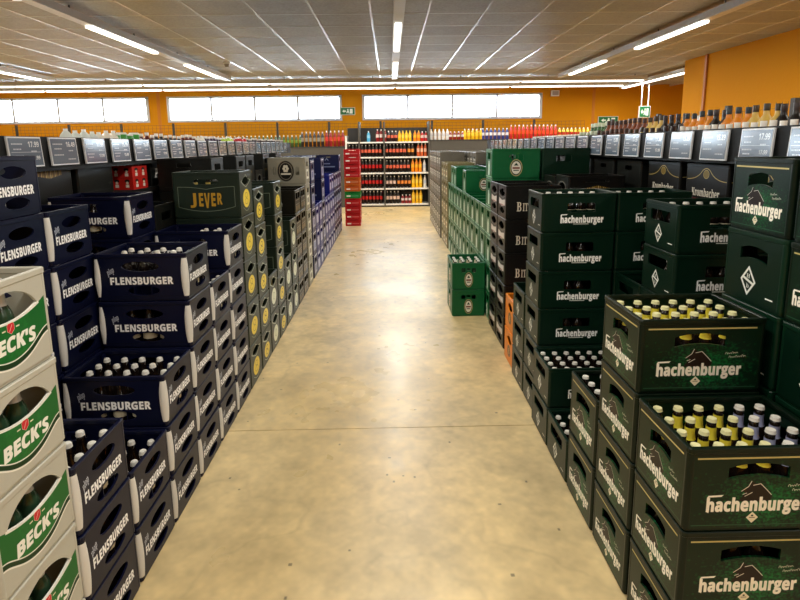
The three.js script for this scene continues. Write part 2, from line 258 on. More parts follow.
      g.strokeStyle = '#a9b4a6'; g.beginPath(); g.moveTo(w * 0.2, h * 0.82); g.quadraticCurveTo(w * 0.4, h * 0.94, w * 0.5, h * 0.93); g.quadraticCurveTo(w * 0.6, h * 0.94, w * 0.8, h * 0.82); g.stroke(); } } },
  jeverPale(short) { return (g, w, h) => { ART.jever(short)(g, w, h); if (short) { g.fillStyle = '#1e2a22'; g.fillRect(w * 0.1, h * 0.38, w * 0.8, h * 0.5); ell(g, w * 0.5, h * 0.63, w * 0.29, h * 0.225, '#e2e6d0', '#a8b098', 4); ell(g, w * 0.5, h * 0.62, w * 0.1, h * 0.1, null, '#909a80', 6); } } },
  black(short) { return (g, w, h) => { g.fillStyle = '#15140f'; g.fillRect(0, 0, w, h); if (short) { g.fillStyle = '#8d8a80'; for (const y of [0.05, 0.42, 0.62]) { g.save(); g.fillRect(w * 0.1, h * y, w * 0.8, h * 0.035); g.restore(); } g.fillStyle = '#76644a'; g.fillRect(w * 0.12, h * 0.70, w * 0.3, h * 0.2); g.fillRect(w * 0.56, h * 0.70, w * 0.3, h * 0.2); } else { ell(g, w * 0.5, h * 0.6, w * 0.2, h * 0.26, null, '#9a988c', 5); ell(g, w * 0.5, h * 0.6, w * 0.11, h * 0.1, '#55534c'); } } },
  grey(short) { return (g, w, h) => { g.fillStyle = '#8a8677'; g.fillRect(0, 0, w, h); scuff(g, w, h, 60, '#98948a');
    if (!short) { ell(g, w * 0.48, h * 0.5, w * 0.22, h * 0.40, '#15130f', '#3a362e', 8); ell(g, w * 0.48, h * 0.5, w * 0.18, h * 0.34, null, '#b8ae98', 3); for (let k = 0; k < 6; k++) { const a = k * 1.047; ell(g, w * 0.48 + Math.cos(a) * w * 0.05, h * 0.40 + Math.sin(a) * h * 0.1, 13, 13, '#cfc6b2'); } g.fillStyle = '#d8cfbc'; g.fillRect(w * 0.34, h * 0.58, w * 0.28, h * 0.07); }
    else { g.fillStyle = '#e4e2d6'; g.fillRect(w * 0.2, h * 0.45, w * 0.6, h * 0.4); g.fillStyle = '#77746a'; g.fillRect(w * 0.3, h * 0.55, w * 0.4, h * 0.2); } } },
  blue(short) { return (g, w, h) => { g.fillStyle = '#121944'; g.fillRect(0, 0, w, h); scuff(g, w, h, 60, '#7a84b8');
    if (short) { g.fillStyle = '#a4a9c2'; g.fillRect(w * 0.15, h * 0.42, w * 0.7, h * 0.44); g.fillStyle = '#3a4490'; g.fillRect(w * 0.35, h * 0.5, w * 0.3, h * 0.26); g.fillStyle = '#cfd3e4'; g.fillRect(0, h * 0.02, w, h * 0.05); }
    else { g.strokeStyle = '#8c97b8'; g.lineWidth = 9; g.beginPath(); g.moveTo(w * 0.14, h * 0.2); g.lineTo(w * 0.24, h * 0.34); g.lineTo(w * 0.3, h * 0.2); g.moveTo(w * 0.38, h * 0.34); g.lineTo(w * 0.46, h * 0.2); g.lineTo(w * 0.54, h * 0.34); g.stroke(); g.fillStyle = '#7c88ac'; g.fillRect(w * 0.12, h * 0.52, w * 0.5, h * 0.07); g.fillRect(w * 0.12, h * 0.72, w * 0.72, h * 0.09); } } },
  bright(short) { return (g, w, h) => { g.fillStyle = '#172074'; g.fillRect(0, 0, w, h); if (short) { g.fillStyle = '#b4b9d4'; g.fillRect(w * 0.2, h * 0.1, w * 0.6, h * 0.12); g.fillRect(w * 0.2, h * 0.45, w * 0.6, h * 0.4); } } },
  bit(short) { return (g, w, h) => { g.fillStyle = '#141414'; g.fillRect(0, 0, w, h); scuff(g, w, h, 70, '#777'); if (!short) { fitText(g, 'B', w * 0.22, h * 0.62, w * 0.1, h * 0.3, '#ece4d2', 'serif'); fitText(g, 'ITBURGER', w * 0.56, h * 0.635, w * 0.54, h * 0.26, '#ece4d2', 'serif'); }
    else { poly(g, [[w * 0.12, h * 0.40], [w * 0.5, h * 0.46], [w * 0.88, h * 0.40], [w * 0.88, h * 0.60], [w * 0.5, h * 0.66], [w * 0.12, h * 0.60]], '#d6d0cc'); g.fillStyle = '#a04040'; g.fillRect(w * 0.3, h * 0.60, w * 0.4, h * 0.03); g.strokeStyle = '#8a8a86'; g.lineWidth = 5; g.beginPath(); g.moveTo(w * 0.08, h * 0.28); g.quadraticCurveTo(w * 0.5, h * 0.44, w * 0.92, h * 0.28); g.stroke(); } } },
  king(short) { return (g, w, h) => { g.fillStyle = '#0f5c34'; g.fillRect(0, 0, w, h); scuff(g, w, h, 50, '#6aa884');
    if (!short) { ell(g, w * 0.5, h * 0.64, w * 0.13, h * 0.29, '#14351f', '#b9a878', 6); ell(g, w * 0.5, h * 0.64, w * 0.105, h * 0.235, '#e6e2d4'); poly(g, [[w * 0.45, h * 0.56], [w * 0.5, h * 0.46], [w * 0.55, h * 0.56]], '#14351f'); g.fillStyle = '#7a3a28'; g.fillRect(w * 0.42, h * 0.62, w * 0.16, h * 0.06); g.fillStyle = '#14351f'; g.fillRect(w * 0.44, h * 0.72, w * 0.12, h * 0.03); }
    else { g.fillStyle = '#cfe6d4'; g.beginPath(); g.moveTo(w * 0.38, h * 0.93); g.lineTo(w * 0.38, h * 0.55); g.quadraticCurveTo(w * 0.44, h * 0.48, w * 0.44, h * 0.40); g.lineTo(w * 0.56, h * 0.40); g.quadraticCurveTo(w * 0.56, h * 0.48, w * 0.62, h * 0.55); g.lineTo(w * 0.62, h * 0.93); g.closePath(); g.fill(); g.fillStyle = '#8fc2a2'; g.fillRect(0, h * 0.0, w, h * 0.05); g.fillRect(0, h * 0.95, w, h * 0.05); } } },
  kingShortFront(short) { return (g, w, h) => { ART.king(false)(g, w, h); void short; } },
  khaki(short) { return (g, w, h) => { g.fillStyle = '#7c7450'; g.fillRect(0, 0, w, h); scuff(g, w, h, 50, '#d8d0a8'); if (short) { g.fillStyle = '#e2dcc0'; g.fillRect(w * 0.2, h * 0.45, w * 0.6, h * 0.4); g.fillStyle = '#9a7434'; g.fillRect(w * 0.3, h * 0.54, w * 0.4, h * 0.2); } else { fitText(g, '~~~', w * 0.5, h * 0.3, w * 0.4, h * 0.1, '#d8c88a'); } } },
  taupe(short) { return (g, w, h) => { g.fillStyle = '#6e6a60'; g.fillRect(0, 0, w, h); scuff(g, w, h, 50, '#d0cdc4'); if (short) { g.fillStyle = '#dbd9d0'; g.fillRect(w * 0.18, h * 0.42, w * 0.64, h * 0.1); g.fillRect(w * 0.18, h * 0.62, w * 0.64, h * 0.2); g.fillStyle = '#3a382f'; g.fillRect(w * 0.3, h * 0.66, w * 0.4, h * 0.1); } } },
  krom(short) { return (g, w, h) => { g.fillStyle = '#0b0a09'; g.fillRect(0, 0, w, h); g.strokeStyle = '#b9a25c'; g.lineWidth = 6; g.beginPath(); g.moveTo(0, h * 0.34); g.quadraticCurveTo(w * 0.28, h * 0.34, w * 0.4, h * 0.12); g.quadraticCurveTo(w * 0.5, 0, w * 0.6, h * 0.12); g.quadraticCurveTo(w * 0.72, h * 0.34, w, h * 0.34); g.stroke(); ell(g, w * 0.5, h * 0.2, w * 0.07, h * 0.1, '#7a6628', '#c9b468', 3);
    g.fillStyle = '#7a1f22'; g.fillRect(0, h * 0.79, w, h * 0.05); g.fillStyle = '#e6e0d0'; g.fillRect(0, h * 0.85, w, h * 0.012); fitText(g, 'Krombacher', w * 0.5, h * 0.64, w * 0.7, h * 0.19, '#e8e2d2', 'serif'); void short; } },
  goldBand(short) { return (g, w, h) => { g.fillStyle = '#151514'; g.fillRect(0, 0, w, h); if (!short) { for (let i = 0; i < 16; i++) { const x = w * (0.25 + i * 0.034); g.fillStyle = ['#b99442', '#8f6e2c', '#d4b468'][i % 3]; g.fillRect(x, h * (0.24 + 0.012 * Math.abs(i - 7.5)), w * 0.022, h * (0.26 - 0.02 * Math.abs(i - 7.5))); } } else { g.strokeStyle = '#77756e'; g.lineWidth = 5; ell(g, w * 0.5, h * 0.3, w * 0.3, h * 0.15, null, '#8a8880', 6); } } },
  dark(short) { return (g, w, h) => { g.fillStyle = '#141614'; g.fillRect(0, 0, w, h); scuff(g, w, h, 40, '#555'); if (short) { g.fillStyle = '#6a5a30'; g.fillRect(w * 0.2, h * 0.62, w * 0.5, h * 0.08); } else { g.fillStyle = '#2a2c2a'; g.fillRect(w * 0.1, h * 0.9, w * 0.8, h * 0.02); } } },
  script(short) { return (g, w, h) => { ART.dark(true)(g, w, h); if (!short) { g.fillStyle = '#141614'; g.fillRect(0, 0, w, h); fitText(g, 'Pader', w * 0.42, h * 0.62, w * 0.6, h * 0.3, '#e8e6e0', 'serif', { skew: -0.25, stroke: 6 }); g.fillStyle = '#c86a6a'; g.fillRect(w * 0.62, h * 0.3, w * 0.1, h * 0.14); } } },
  plainGreen(short) { return (g, w, h) => { g.fillStyle = '#0b2a1c'; g.fillRect(0, 0, w, h); scuff(g, w, h, 50, '#4a7a62'); void short; } },
  orangeC(short) { return (g, w, h) => { g.fillStyle = '#e07f16'; g.fillRect(0, 0, w, h); scuff(g, w, h, 40, '#8a4a10'); ell(g, w * 0.5, h * 0.62, w * 0.16, h * 0.18, '#6a4a2a', '#3a2a1a', 4); fitText(g, '8', w * 0.5, h * 0.62, w * 0.12, h * 0.2, '#d8a860'); void short; } },
  cola(c1) { return () => (g, w, h) => { g.fillStyle = c1; g.fillRect(0, 0, w, h); g.fillStyle = '#f2e9e4'; g.fillRect(w * 0.08, h * 0.55, w * 0.28, h * 0.24); g.fillStyle = 'rgba(255,255,255,0.35)'; g.fillRect(w * 0.42, h * 0.6, w * 0.5, h * 0.14); } },
};
// ───────────────────────── crate geometry ─────────────────────────
const holeE = (cx, cy, rx, ry) => (w, h) => { const p = new THREE.Path(); p.absellipse(cx * w, cy * h, rx * w, ry * h, 0, Math.PI * 2, true); return p; };
const holeR = (x0, y0, x1, y1, r = 0.03) => (w, h) => { const p = new THREE.Path(); const a = x0 * w, b = x1 * w, c = y0 * h, d = y1 * h, q = r * h; p.moveTo(a + q, c); p.lineTo(a, c + q); p.lineTo(a, d - q); p.lineTo(a + q, d); p.lineTo(b - q, d); p.lineTo(b, d - q); p.lineTo(b, c + q); p.lineTo(b - q, c); p.closePath(); return p; };
const holeArch = (x0, y0, x1, y1) => (w, h) => { const p = new THREE.Path(); const a = x0 * w, b = x1 * w, c = y0 * h, d = y1 * h, m = (a + b) / 2; p.moveTo(a, c); p.lineTo(a, d - 0.05 * h); p.quadraticCurveTo(m, d + 0.06 * h, b, d - 0.05 * h); p.lineTo(b, c); p.quadraticCurveTo(m, c + 0.10 * h, a, c); return p; };
const holeEye = (cx, cy, rx, ry) => (w, h) => { const p = new THREE.Path(); const x = cx * w, y = cy * h, a = rx * w, b = ry * h; p.moveTo(x - a, y); p.quadraticCurveTo(x, y + 2 * b, x + a, y); p.quadraticCurveTo(x, y - 2 * b, x - a, y); return p; };
const holeSmile = (x0, y0, x1, y1) => (w, h) => { const p = new THREE.Path(); const a = x0 * w, b = x1 * w, c = y0 * h, d = y1 * h, m = (a + b) / 2; p.moveTo(a, c); p.quadraticCurveTo(a + 0.12 * w, d - 0.02 * h, m, d); p.quadraticCurveTo(b - 0.12 * w, d - 0.02 * h, b, c); p.quadraticCurveTo(m, c - 0.18 * h, a, c); return p; };
const T = 0.007;
function panelGeo(w, h, holes) {
  const s = new THREE.Shape(); s.moveTo(0, 0); s.lineTo(w, 0); s.lineTo(w, h); s.lineTo(0, h); s.closePath();
  for (const f of holes) { const p = f(w, h); s.holes.push(p); }
  const g = new THREE.ExtrudeGeometry(s, { depth: T, bevelEnabled: false, curveSegments: 10 });
  const P = g.attributes.position, U = g.attributes.uv;
  const N = g.attributes.normal;
  for (let i = 0; i < P.count; i++) { if (N.getZ(i) < -0.5) U.setXY(i, 0.004, 0.03); else U.setXY(i, P.getX(i) / w, P.getY(i) / h); } // the inner face is unprinted
  g.translate(-w / 2, 0, -T); return g;
}
function ringGeo(w, d, r, inner, height) {
  const s = new THREE.Shape(), a = w / 2, b = d / 2; s.moveTo(-a + r, -b); s.lineTo(a - r, -b); s.quadraticCurveTo(a, -b, a, -b + r); s.lineTo(a, b - r); s.quadraticCurveTo(a, b, a - r, b); s.lineTo(-a + r, b); s.quadraticCurveTo(-a, b, -a, b - r); s.lineTo(-a, -b + r); s.quadraticCurveTo(-a, -b, -a + r, -b);
  const p = new THREE.Path(), c = a - inner, e = b - inner; p.moveTo(-c, -e); p.lineTo(-c, e); p.lineTo(c, e); p.lineTo(c, -e); p.closePath(); s.holes.push(p);
  const g = new THREE.ExtrudeGeometry(s, { depth: height - 0.004, bevelEnabled: true, bevelSize: 0.002, bevelThickness: 0.002, bevelSegments: 1, curveSegments: 3 });
  g.rotateX(-Math.PI / 2); g.translate(0, 0.002, 0); return g;
}
const W = 0.40, D = 0.298;
const frameCache = new Map();
function frameGeo(h) {
  const k = h.toFixed(3); if (frameCache.has(k)) return frameCache.get(k);
  const r = 0.013, top = ringGeo(W - 0.006, D - 0.006, 0.012, 0.010, 0.016); top.translate(0, h - 0.016, 0);
  const foot = ringGeo(W - 0.016, D - 0.016, 0.012, 0.012, 0.016);
  const list = [top, foot, box(-W / 2 + 0.015, W / 2 - 0.015, 0.006, 0.012, -D / 2 + 0.015, D / 2 - 0.015)];
  for (const sx of [-1, 1]) for (const sz of [-1, 1]) { const c = new THREE.CylinderGeometry(r, r, h - 0.020, 10, 1, true); c.translate(sx * (W / 2 - r - 0.002), h / 2 + 0.001, sz * (D / 2 - r - 0.002)); list.push(c); }
  const g = merge(list); frameCache.set(k, g); return g;
}
function dividerGeo(h, nx, nz) {
  const list = [], y0 = 0.012, y1 = h * 0.45;
  for (let i = 1; i < nx; i++) { const x = -W / 2 + 0.011 + (W - 0.022) * i / nx; list.push(box(x - 0.0015, x + 0.0015, y0, y1, -D / 2 + 0.01, D / 2 - 0.01)); }
  for (let j = 1; j < nz; j++) { const z = -D / 2 + 0.011 + (D - 0.022) * j / nz; list.push(box(-W / 2 + 0.01, W / 2 - 0.01, y0, y1, z - 0.0015, z + 0.0015)); }
  return merge(list);
}
const stripGeo = new THREE.LatheGeometry([...Array(13)].map((_, i) => { const t = i / 6 - 1; return new THREE.Vector2(0.0123 + 0.0046 * (1 - t * t), t); }), 16); // a lens-shaped bulge on each crate corner
const KIND = {};
function defKind(name, o) {
  const h = o.h - 0.002, ph = h - 0.020, pwL = W - 0.030, pwS = D - 0.030;
  const px = o.px || 320;
  const mk = (short, art, w) => new THREE.MeshPhysicalMaterial({ map: canvasTex(px, Math.round(px * ph / w), art(short)), roughness: o.rough || 0.36, ior: 1.34 });
  KIND[name] = { ...o, h, ph, long: panelGeo(pwL, ph, o.longHoles), short: panelGeo(pwS, ph, o.shortHoles), longM: mk(false, o.art, pwL), shortM: mk(true, o.art, pwS), frameM: new THREE.MeshPhysicalMaterial({ color: o.color, roughness: o.rough || 0.36, ior: 1.34 }), frame: frameGeo(h), nx: o.nx || 5, nz: o.nz || 4 };
  if (o.shortArt) KIND[name].shortM = mk(true, o.shortArt, pwS);
}
const css = (s) => new THREE.Color(s);
const eyeS = [holeEye(0.5, 0.79, 0.34, 0.11)];
defKind('flens', { h: 0.2135, color: css('#080d2a'), art: ART.flens, px: 640, longHoles: [holeE(0.5, 0.76, 0.22, 0.115), holeE(0.52, 0.20, 0.19, 0.11)], shortHoles: [holeE(0.54, 0.76, 0.25, 0.115), holeE(0.56, 0.20, 0.24, 0.11)], words: 'navy crate with white lettering' });
defKind('becks', { h: 0.2442, color: css('#bdbbae'), art: ART.becks, px: 640, longHoles: [holeSmile(0.2, 0.70, 0.8, 0.90)], shortHoles: [holeSmile(0.12, 0.68, 0.88, 0.91)], words: 'white and green crate' });
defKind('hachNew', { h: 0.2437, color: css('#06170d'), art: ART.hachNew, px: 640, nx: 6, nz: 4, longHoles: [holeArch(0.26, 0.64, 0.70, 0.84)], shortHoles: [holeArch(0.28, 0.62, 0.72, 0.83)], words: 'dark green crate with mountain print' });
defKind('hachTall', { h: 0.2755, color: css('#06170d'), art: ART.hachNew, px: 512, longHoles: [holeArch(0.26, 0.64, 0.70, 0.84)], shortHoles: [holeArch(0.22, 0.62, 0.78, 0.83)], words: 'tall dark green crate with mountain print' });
defKind('hachPlain', { h: 0.2095, color: css('#042015'), art: ART.hachPlain, px: 512, nx: 6, nz: 4, longHoles: [holeR(0.33, 0.52, 0.73, 0.78)], shortHoles: [holeR(0.16, 0.60, 0.80, 0.86)], words: 'plain green crate with white lettering' });
defKind('hachDiamond', { h: 0.2437, color: css('#07291a'), art: ART.hachPlain, px: 512, longHoles: [holeR(0.33, 0.56, 0.73, 0.80)], shortHoles: [holeArch(0.26, 0.62, 0.76, 0.84)], words: 'green crate with white diamond' });
defKind('jever', { h: 0.2745, color: css('#1e2a22'), art: ART.jever, px: 512, longHoles: [holeR(0.30, 0.76, 0.70, 0.87, 0.04)], shortHoles: [holeEye(0.5, 0.80, 0.32, 0.10)], words: 'dark green crate with yellow medallion' });
defKind('jeverLow', { h: 0.2490, color: css('#1e2a22'), art: ART.jever, longHoles: [holeR(0.30, 0.76, 0.70, 0.87, 0.04)], shortHoles: [holeEye(0.5, 0.80, 0.32, 0.10)], words: 'low dark green crate with yellow medallion' });
defKind('jeverPale', { h: 0.2900, color: css('#1e2a22'), art: ART.jeverPale, longHoles: [holeR(0.30, 0.76, 0.70, 0.87, 0.04)], shortHoles: [holeEye(0.5, 0.80, 0.32, 0.10)], words: 'dark green crate with pale medallion' });
defKind('black', { h: 0.2220, color: css('#1a1914'), art: ART.black, longHoles: [holeR(0.35, 0.70, 0.65, 0.86)], shortHoles: [holeR(0.12, 0.62, 0.46, 0.90), holeR(0.54, 0.62, 0.88, 0.90)], words: 'black crate with slotted ends' });
defKind('grey', { h: 0.2800, color: css('#8a8677'), art: ART.grey, longHoles: [holeR(0.10, 0.34, 0.22, 0.68), holeR(0.74, 0.34, 0.86, 0.68)], shortHoles: [holeR(0.28, 0.66, 0.72, 0.86)], words: 'taupe crate with round emblem' });
defKind('blue', { h: 0.2720, color: css('#121944'), art: ART.blue, longHoles: [holeR(0.35, 0.84, 0.65, 0.94)], shortHoles: [holeR(0.26, 0.64, 0.74, 0.84)], words: 'dark blue crate with white ends' });
defKind('bright', { h: 0.2740, color: css('#172074'), art: ART.bright, longHoles: [holeR(0.35, 0.74, 0.65, 0.88)], shortHoles: [holeR(0.26, 0.60, 0.74, 0.76)], words: 'bright blue crate' });
defKind('bit', { h: 0.2440, color: css('#141414'), art: ART.bit, longHoles: [holeR(0.38, 0.72, 0.66, 0.86)], shortHoles: [holeEye(0.5, 0.80, 0.36, 0.13), holeEye(0.5, 0.20, 0.34, 0.11)], words: 'black crate with cream lettering' });
defKind('king', { h: 0.2460, color: css('#0f5c34'), art: ART.king, longHoles: [holeR(0.34, 0.62, 0.44, 0.84), holeR(0.46, 0.70, 0.54, 0.84), holeR(0.56, 0.62, 0.66, 0.84)], shortHoles: [holeR(0.30, 0.66, 0.70, 0.90)], words: 'bright green crate' });
defKind('kingTurned', { h: 0.2440, color: css('#0f5c34'), art: ART.king, shortArt: ART.kingShortFront, longHoles: [holeR(0.34, 0.62, 0.66, 0.84)], shortHoles: [holeR(0.26, 0.66, 0.40, 0.84), holeR(0.43, 0.74, 0.57, 0.84), holeR(0.60, 0.66, 0.74, 0.84)], words: 'green crate with oval emblem' });
defKind('khaki', { h: 0.2500, color: css('#7c7450'), art: ART.khaki, longHoles: [holeR(0.35, 0.74, 0.65, 0.88)], shortHoles: [holeR(0.26, 0.64, 0.74, 0.84)], words: 'khaki crate with pale labels' });
defKind('taupe', { h: 0.2330, color: css('#6e6a60'), art: ART.taupe, longHoles: [holeR(0.35, 0.74, 0.65, 0.88)], shortHoles: [holeR(0.26, 0.60, 0.74, 0.74)], words: 'grey crate with white labels' });
defKind('krom', { h: 0.2460, color: css('#0e0d0c'), art: ART.krom, px: 512, longHoles: [holeE(0.5, 0.58, 0.001, 0.001)], shortHoles: [holeE(0.5, 0.58, 0.2, 0.1)], words: 'black crate with gold arches' });
defKind('goldBand', { h: 0.2580, color: css('#151514'), art: ART.goldBand, longHoles: [holeR(0.26, 0.86, 0.74, 0.93)], shortHoles: [holeEye(0.5, 0.70, 0.26, 0.13)], words: 'black crate with gold band' });
defKind('dark', { h: 0.2400, color: css('#141614'), art: ART.dark, longHoles: [holeR(0.35, 0.74, 0.65, 0.88)], shortHoles: [holeR(0.24, 0.62, 0.76, 0.84)], words: 'plain black crate' });
defKind('script', { h: 0.2400, color: css('#141614'), art: ART.script, longHoles: [holeR(0.35, 0.80, 0.65, 0.90)], shortHoles: [holeR(0.24, 0.62, 0.76, 0.84)], words: 'black crate with white script' });
defKind('plainGreen', { h: 0.2460, color: css('#0b2a1c'), art: ART.plainGreen, longHoles: [holeR(0.28, 0.55, 0.62, 0.80)], shortHoles: [holeR(0.24, 0.62, 0.76, 0.84)], words: 'very dark green crate' });
defKind('orangeC', { h: 0.2350, color: css('#e07f16'), art: ART.orangeC, longHoles: [holeR(0.35, 0.70, 0.65, 0.86)], shortHoles: [holeEye(0.5, 0.74, 0.26, 0.14)], words: 'orange crate with round emblem' });
defKind('cola', { h: 0.1320, color: css('#b0141c'), art: ART.cola('#b0141c'), px: 128, longHoles: [holeR(0.12, 0.84, 0.88, 0.93)], shortHoles: [holeR(0.2, 0.80, 0.8, 0.93)], words: 'low red crate' });
defKind('colaGreen', { h: 0.1320, color: css('#0f7a34'), art: ART.cola('#0f7a34'), px: 128, longHoles: [holeR(0.12, 0.84, 0.88, 0.93)], shortHoles: [holeR(0.2, 0.80, 0.8, 0.93)], words: 'low green crate' });
defKind('colaOrange', { h: 0.1320, color: css('#c8641c'), art: ART.cola('#b8501c'), px: 128, longHoles: [holeR(0.12, 0.84, 0.88, 0.93)], shortHoles: [holeR(0.2, 0.80, 0.8, 0.93)], words: 'low orange crate' });
const lensM = mat(lin(0.72, 0.71, 0.68), 0.35);
const protos = new Map();
function crateProto(kind, open) {
  const key = kind + (open ? '+' : ''); if (protos.has(key)) return protos.get(key);
  const K = KIND[kind], g = new THREE.Group();
  mesh('crate_frame', K.frame, K.frameM, g);
  for (const s of [1, -1]) { const p = mesh('long_side', K.long, K.longM, g); p.position.set(0, 0.010, s * (D / 2 - 0.003)); if (s < 0) p.rotation.y = Math.PI; }
  for (const s of [1, -1]) { const p = mesh('short_side', K.short, K.shortM, g); p.position.set(s * (W / 2 - 0.003), 0.010, 0); p.rotation.y = s * Math.PI / 2; }
  if (kind === 'flens') for (const sx of [-1, 1]) for (const sz of [1]) { const o = mesh('corner_strip', stripGeo, lensM, g); o.position.set(sx * (W / 2 - 0.0143), K.h * 0.5, sz * (D / 2 - 0.0143)); o.scale.set(1, K.h * 0.40, 1); }
  if (open) mesh('bottle_divider', dividerGeo(K.h, K.nx, K.nz), K.frameM, g);
  protos.set(key, g); return g;
}
const ORD = ['lowest', 'second up', 'third up', 'fourth up', 'fifth up', 'sixth up', 'seventh up', 'eighth up', 'ninth up', 'tenth up', 'eleventh up'];
const CRATES = [], PLAN = [];
function crateAt(kind, x, y, z, label, group, open, turn = 0) {
  const c = crateProto(kind, open).clone(); c.name = numbered('beverage_crate'); c.position.set(x, y, z); c.rotation.y = turn; scene.add(c); tag(c, label, 'crate', group); return c;
}
const riserM = mat(lin(0.02, 0.02, 0.02), 0.6);
// a column of crates: near face depth zf, aisle face at xa, side -1 left / +1 right; o.from: the crates below that level are a closed black riser
function column(side, xa, zf, kinds, where, o = {}) {
  let y = 0; const list = Array.isArray(kinds) ? kinds : Array(kinds.n).fill(kinds.k);
  const cx = xa + side * W / 2, cz = -(zf + D / 2);
  list.forEach((kind, i) => {
    const K = KIND[kind], last = i === list.length - 1, open = last && o.open;
    const lv = last ? 'topmost' : ORD[i];
    const jx = i ? rr(-0.002, 0.002) : 0, jz = rr(-0.0012, 0.0012);
    if (i >= (o.from || 0)) PLAN.push({ kind, x: cx + jx, y, z: cz + jz, label: `${K.words}, ${o.from ? (last ? 'upper one' : 'lower one') : lv}, ${where}`, group: o.group || 'crates stacked along the aisle', open, side, row: o.row || 0, last, zf, peek: o.peek });
    y += K.h + 0.002;
    if (o.from && i === o.from - 1) { const t = thing('display_riser', 'closed black riser under the rear crates', 'riser', [cx, 0, cz], 'risers under the rear crates'); mesh('riser_body', box(-W / 2 + 0.006, W / 2 - 0.006, 0, y - 0.008, -D / 2 + 0.004, D / 2 - 0.004), riserM, t); mesh('riser_top', box(-W / 2 + 0.002, W / 2 - 0.002, y - 0.008, y - 0.001, -D / 2 + 0.002, D / 2 - 0.002), riserM, t); }
  });
  return y;
}
const rep = (k, n) => ({ k, n });
// ── left side ──
const LX = -0.89, LX2 = -1.30;
column(-1, LX, 1.078, rep('becks', 5), 'in the white and green stack', { open: true, peek: 's' });
const nv = ['beside the white and green stack', 'second navy column past the white stack', 'third navy column past the white stack', 'fourth navy column past the white stack', 'fifth navy column past the white stack', 'sixth navy column past the white stack'];
[3, 2, 3, 5, 4, 5].forEach((n, i) => column(-1, LX, 1.38 + i * 0.3065, rep('flens', n), nv[i], { open: true, peek: i < 4 ? 'sl' : 's' }));
column(-1, LX, 3.215, rep('jever', 5), 'column next to the navy columns', { peek: 'l' });
column(-1, LX, 3.520, rep('jeverLow', 5), 'column beside the taller medallion column');
column(-1, LX, 3.825, rep('jeverPale', 2), 'low column between two yellow-medallion columns', { open: true });
column(-1, LX, 4.130, rep('jeverLow', 5), 'column beyond the low pale column');
column(-1, LX, 4.435, rep('jeverPale', 2), 'low column before the taller pale column');
column(-1, LX, 4.740, rep('jeverPale', 3), 'column beside the slotted black crates');
column(-1, LX, 5.045, rep('black', 5), 'first of two slotted black columns');
column(-1, LX, 5.350, rep('black', 5), 'second slotted black column, by the taupe stack');
column(-1, LX, 5.720, rep('grey', 5), 'in the taupe stack');
column(-1, LX, 6.100, rep('blue', 5), 'column right behind the taupe stack');
column(-1, LX, 6.405, rep('bright', 3), 'low column behind the first blue column');
column(-1, LX, 6.720, rep('bright', 3), 'second low column behind the first blue column');
column(-1, LX, 7.030, ['blue', 'blue', 'blue', 'blue', 'blue'], 'tall column beyond the low bright blue ones');
column(-1, LX, 7.335, rep('bright', 3), 'third low bright blue column');
column(-1, LX, 7.640, rep('bright', 3), 'fourth low bright blue column');
column(-1, LX, 7.945, rep('bright', 4), 'taller bright blue column');
column(-1, LX, 8.250, rep('bright', 4), 'second taller bright blue column');
column(-1, LX, 8.560, rep('blue', 4), 'fourth-last blue column before the red stack');
column(-1, LX, 8.870, rep('blue', 4), 'third-last blue column before the red stack');
column(-1, LX, 9.180, rep('blue', 4), 'second-last blue column before the red stack');
column(-1, LX, 9.500, rep('blue', 5), 'last blue column before the red stack');
// second row
column(-1, LX2, 1.745, rep('flens', 7), 'tall rear column behind the white stack', { row: 1, peek: 's' });
column(-1, LX2, 2.052, rep('flens', 6), 'second rear column behind the open navy crates', { row: 1, peek: 's' });
column(-1, LX2, 2.360, rep('flens', 4), 'low rear column behind the open navy crates', { row: 1 });
column(-1, LX2, 2.685, rep('flens', 6), 'rear column under the rack of red packs', { row: 1, peek: 'sl' });
column(-1, LX2, 2.992, ['dark', 'dark', 'dark', 'dark', 'dark'], 'rear column left of the gold-lettered crate', { row: 1, from: 3 });
{
  const seq = ['dark', 'goldBand', 'dark', 'goldBand', 'dark', 'dark', 'goldBand', 'dark', 'goldBand', 'dark'];
  const wh = ['first', 'second', 'third', 'fourth', 'fifth', 'sixth', 'seventh', 'eighth', 'ninth', 'tenth'];
  seq.forEach((k, i) => column(-1, LX2, 3.33 + i * 0.325, rep(k, i < 2 ? 4 : k === 'dark' ? 6 : 5), `${wh[i]} rear column behind the medallion crates`, { row: 1, from: i < 2 ? 2 : k === 'dark' ? 4 : 3 }));
  for (let i = 0; i < 9; i++) column(-1, LX2, 6.66 + i * 0.325, rep('blue', 5), `${wh[i]} rear column behind the blue columns`, { row: 1, from: 3 });
}
// ── right side ──
const RX = 0.765, RX1 = 0.79, RX2 = 0.82, RR = 1.19;
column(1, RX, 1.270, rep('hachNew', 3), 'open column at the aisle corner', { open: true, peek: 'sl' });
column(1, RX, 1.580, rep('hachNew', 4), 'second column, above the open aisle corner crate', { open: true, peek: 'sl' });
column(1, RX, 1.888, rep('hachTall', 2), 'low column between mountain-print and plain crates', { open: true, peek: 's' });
column(1, RX, 2.195, rep('hachPlain', 1), 'single open crate', { open: true });
column(1, RX, 2.498, rep('hachPlain', 2), 'open pair before the tall plain stack', { open: true, peek: 'l' });
column(1, RX1, 2.803, rep('hachPlain', 6), 'in the tall plain stack by the aisle', { open: true, peek: 'l' });
column(1, RX1, 3.108, rep('hachPlain', 3), 'column next to the orange crates');
column(1, 0.805, 3.415, rep('orangeC', 2), 'beside the black crates', { open: true });
column(1, RX2, 3.825, rep('bit', 5), 'first black column past the orange crates', { open: true });
column(1, RX2, 4.128, rep('bit', 5), 'second black column past the orange crates');
column(1, RX2 + 0.012, 4.430, rep('king', 6), 'tall column behind the black crates', { peek: 'l' });
